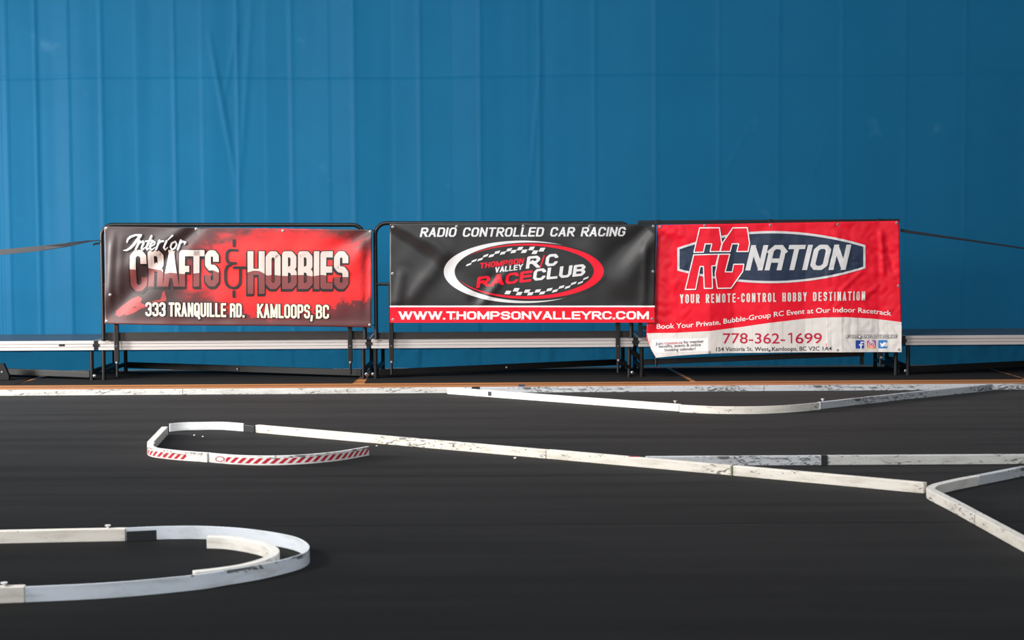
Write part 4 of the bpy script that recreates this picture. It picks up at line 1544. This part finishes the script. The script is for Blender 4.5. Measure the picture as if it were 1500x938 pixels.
# middle hairpin and long diagonal
ribbon('hairpin_strip', curve([(248.5, 632.6), (268, 630.8), (290, 630.2), (326, 630), (357, 632.2)]), .055, .008, 'strip_clean', 'thin pale strip along the far side of the middle-left hairpin', cat='track strip', bev=.001)
a_, b_, c_, d_ = G([(374, 634.2), (799.4, 672.4), (1072, 697.2), (1353.4, 723.6)])
o = ribbon('diagonal_board', [a_, b_], .052, .038, 'board_worn', 'long white diagonal board leading right from the middle-left hairpin', side=-1)
j = ribbon('joint_plate', G([(357.4, 632.6), (373.4, 634.4)]), .047, .012, 'black_tape', None, parent=o, bev=.002)
o2 = ribbon('diagonal_board', [b_ + (c_ - b_) * .004, c_], .054, .040, 'board_worn', 'white diagonal board in the middle, hiding the left end of the shaded straight board', side=-1)
o3 = ribbon('diagonal_board', [c_ + (d_ - c_) * .003, d_], .055, .040, 'board_worn', 'white diagonal board on the right, ending against the nose of the V corner', side=-1)
MATS['green_tape'] = mat('green_tape', (120, 132, 92), .5)
tape(o3, 'tape_piece', [c_ + (d_ - c_) * .006 + Vector((0, .018, 0)), c_ + (d_ - c_) * .014 + Vector((0, .018, 0))], .0565, .046, 'green_tape')
mat('red_mark', (190, 40, 52), .5)
nn = Vector((-(c_ - b_).normalized().y, (c_ - b_).normalized().x, 0))
qa = b_.lerp(c_, .462) + nn * .004
qb = b_.lerp(c_, .500) + nn * .036
MB().bar(qa + Vector((0, 0, .0552)), qb + Vector((0, 0, .0552)), .014, .003).build('red_mark', 'red_mark', o2)
ribbon('hairpin_board', G([(241.5, 637.2), (220.6, 660.2)]), .055, .042, 'board_worn', 'short white board closing the left end of the middle-left hairpin')
ribbon('hairpin_corner', curve([(220.2, 661.2), (217.6, 664.2), (219, 667.6), (226, 670.0), (238, 671.8), (262, 674.4), (304.6, 677.6)], 5), .054, .040, 'corner_red_blocks',
       'curved white corner piece with small red blocks at the lower left of the hairpin', cat='track corner', side=-.6, bev=.002)
rs = ribbon('hairpin_strip', curve([(306.2, 677.8), (345, 681), (393, 682.2), (446, 680.4), (500, 675), (541, 667.6)]), HS, TS, 'strip_red_blocks',
            'bowed strip with a row of red blocks along the near side of the middle-left hairpin', cat='track strip', side=-1, bev=.002)

p = atZ(322.5, 680.0, TRK)
ov, of_ = [], []
for k in range(24):
    an = 2 * math.pi * k / 24
    for r_ in (1.0, .72):
        ov.append(Vector((p.x + .028 * r_ * math.cos(an), p.y - .0035 + .0 * r_, .034 + .017 * r_ * math.sin(an))))
for k in range(24):
    a_k, b_k = 2 * k, 2 * ((k + 1) % 24)
    of_.append((a_k, a_k + 1, b_k + 1, b_k))
og = finish('oval_print', ov, of_, mat('faded_red_print', (196, 120, 130), .5), rs)
md = og.modifiers.new('thick', 'SOLIDIFY')
md.thickness = .001

# far right straight board
e0, e1, e2 = G([(946, 683.4), (1207.5, 681.9), (1560, 680)])
ro = ribbon('straight_board', [e0, e1], .055, .036, 'board_shaded_scuffed', 'shaded white straight board behind the diagonal, left of the black joint', side=-1)
ro2 = ribbon('straight_board', [e1 + Vector((.003, 0, 0)), e2], .055, .036, 'board_scuffed', 'white straight board running off the right edge above the V corner', side=-1)
tape(ro, 'joint_tape', [e1 + Vector((-.018, .016, 0)), e1 + Vector((.018, .016, 0))], .0562, .042)
# V corner at right
ribbon('corner_piece', curve([(1428, 711.2), (1404, 716), (1384, 720.6), (1370, 724.4), (1364, 728.2), (1364.6, 731.4), (1374, 736.6), (1400, 750), (1433.5, 768.6)], 6), .050, .044, 'corner_marked',
       'white bent corner piece at the nose of the V on the right', cat='track corner', bev=.003)
ribbon('arm_board', G([(1429.5, 710.9), (1600, 676.5)]), .050, .040, 'board_shaded_scuffed', 'shaded white board forming the far arm of the V on the right')
ribbon('arm_board', G([(1435, 769.4), (1580, 850)]), .050, .044, 'board_worn', 'white board forming the near arm of the V on the right')

# near loop
nl = ribbon('loop_strip', curve([(184.6, 792.6), (230, 790.6), (270, 789.8), (303, 790.2), (350, 793), (398, 799.2), (430, 806), (446, 813.4), (452.6, 821.6), (448, 829.4), (430, 837), (383, 848.6), (330, 857.8), (283, 865), (166.7, 876), (37, 882.6)], 6),
             .058, .007, 'strip_rubbed', 'thin flexible white strip bent around the big loop at the lower left', cat='track strip', bev=.001)
lb = ribbon('loop_board', G([(-160, 800.4), (183.6, 793.4)]), .056, .036, 'board_worn', 'white straight board on the far side of the lower-left loop', side=-1)
screw(lb, 158, 774, .056)
ribbon('joint_plate', G([(185.5, 794.2), (229.5, 792)]), .046, .008, 'black_tape', None, parent=lb, bev=.002)
lf = ribbon('loop_board', G([(-160, 890.5), (36, 883.6)]), .060, .040, 'board_worn', 'white straight board on the near side of the lower-left loop, at the left edge', side=-1)
screw(lf, 6, 859, .060)
ribbon('loop_inner_piece', curve([(304.8, 803), (333, 804.2), (363, 808.6), (388, 814.6), (402, 822.6), (401, 830.6), (385, 838.8), (356, 847), (319, 853), (284, 857)], 7), .053, .036, 'board_clean',
       'thick curved wooden piece lying inside the lower-left loop', cat='track corner', bev=.003)

# crumbs on the carpet
for i, (x, y, r, lab) in enumerate([(754.5, 672.4, .009, 'tiny white crumb on the carpet in front of the long diagonal board'), (284.5, 638.6, .007, 'tiny white crumb on the carpet inside the hairpin, left of two'),
                                    (297, 640.4, .006, 'tiny white crumb on the carpet inside the hairpin, right of two'), (552, 654.2, .006, 'tiny white crumb on the carpet near the open end of the hairpin')]):
    p = atZ(x, y, TRK)
    bm = bmesh.new()
    bmesh.ops.create_icosphere(bm, subdivisions=2, radius=r)
    for vtx in bm.verts:
        vtx.co *= 1 + .35 * noise.noise(vtx.co * 180 + Vector((i * 9, 0, 0)))
        vtx.co.z = vtx.co.z * .6 + r * .55
        if vtx.co.z < 0:
            vtx.co.z = 0
    me = bpy.data.meshes.new('paper_crumb')
    bm.to_mesh(me)
    bm.free()
    me.materials.append(MATS['white_plastic'])
    o = bpy.data.objects.new('paper_crumb', me)
    o.location = (p.x, p.y, TRK)
    COL.objects.link(o)
    tag(o, lab, 'debris', 'white crumbs on the track')
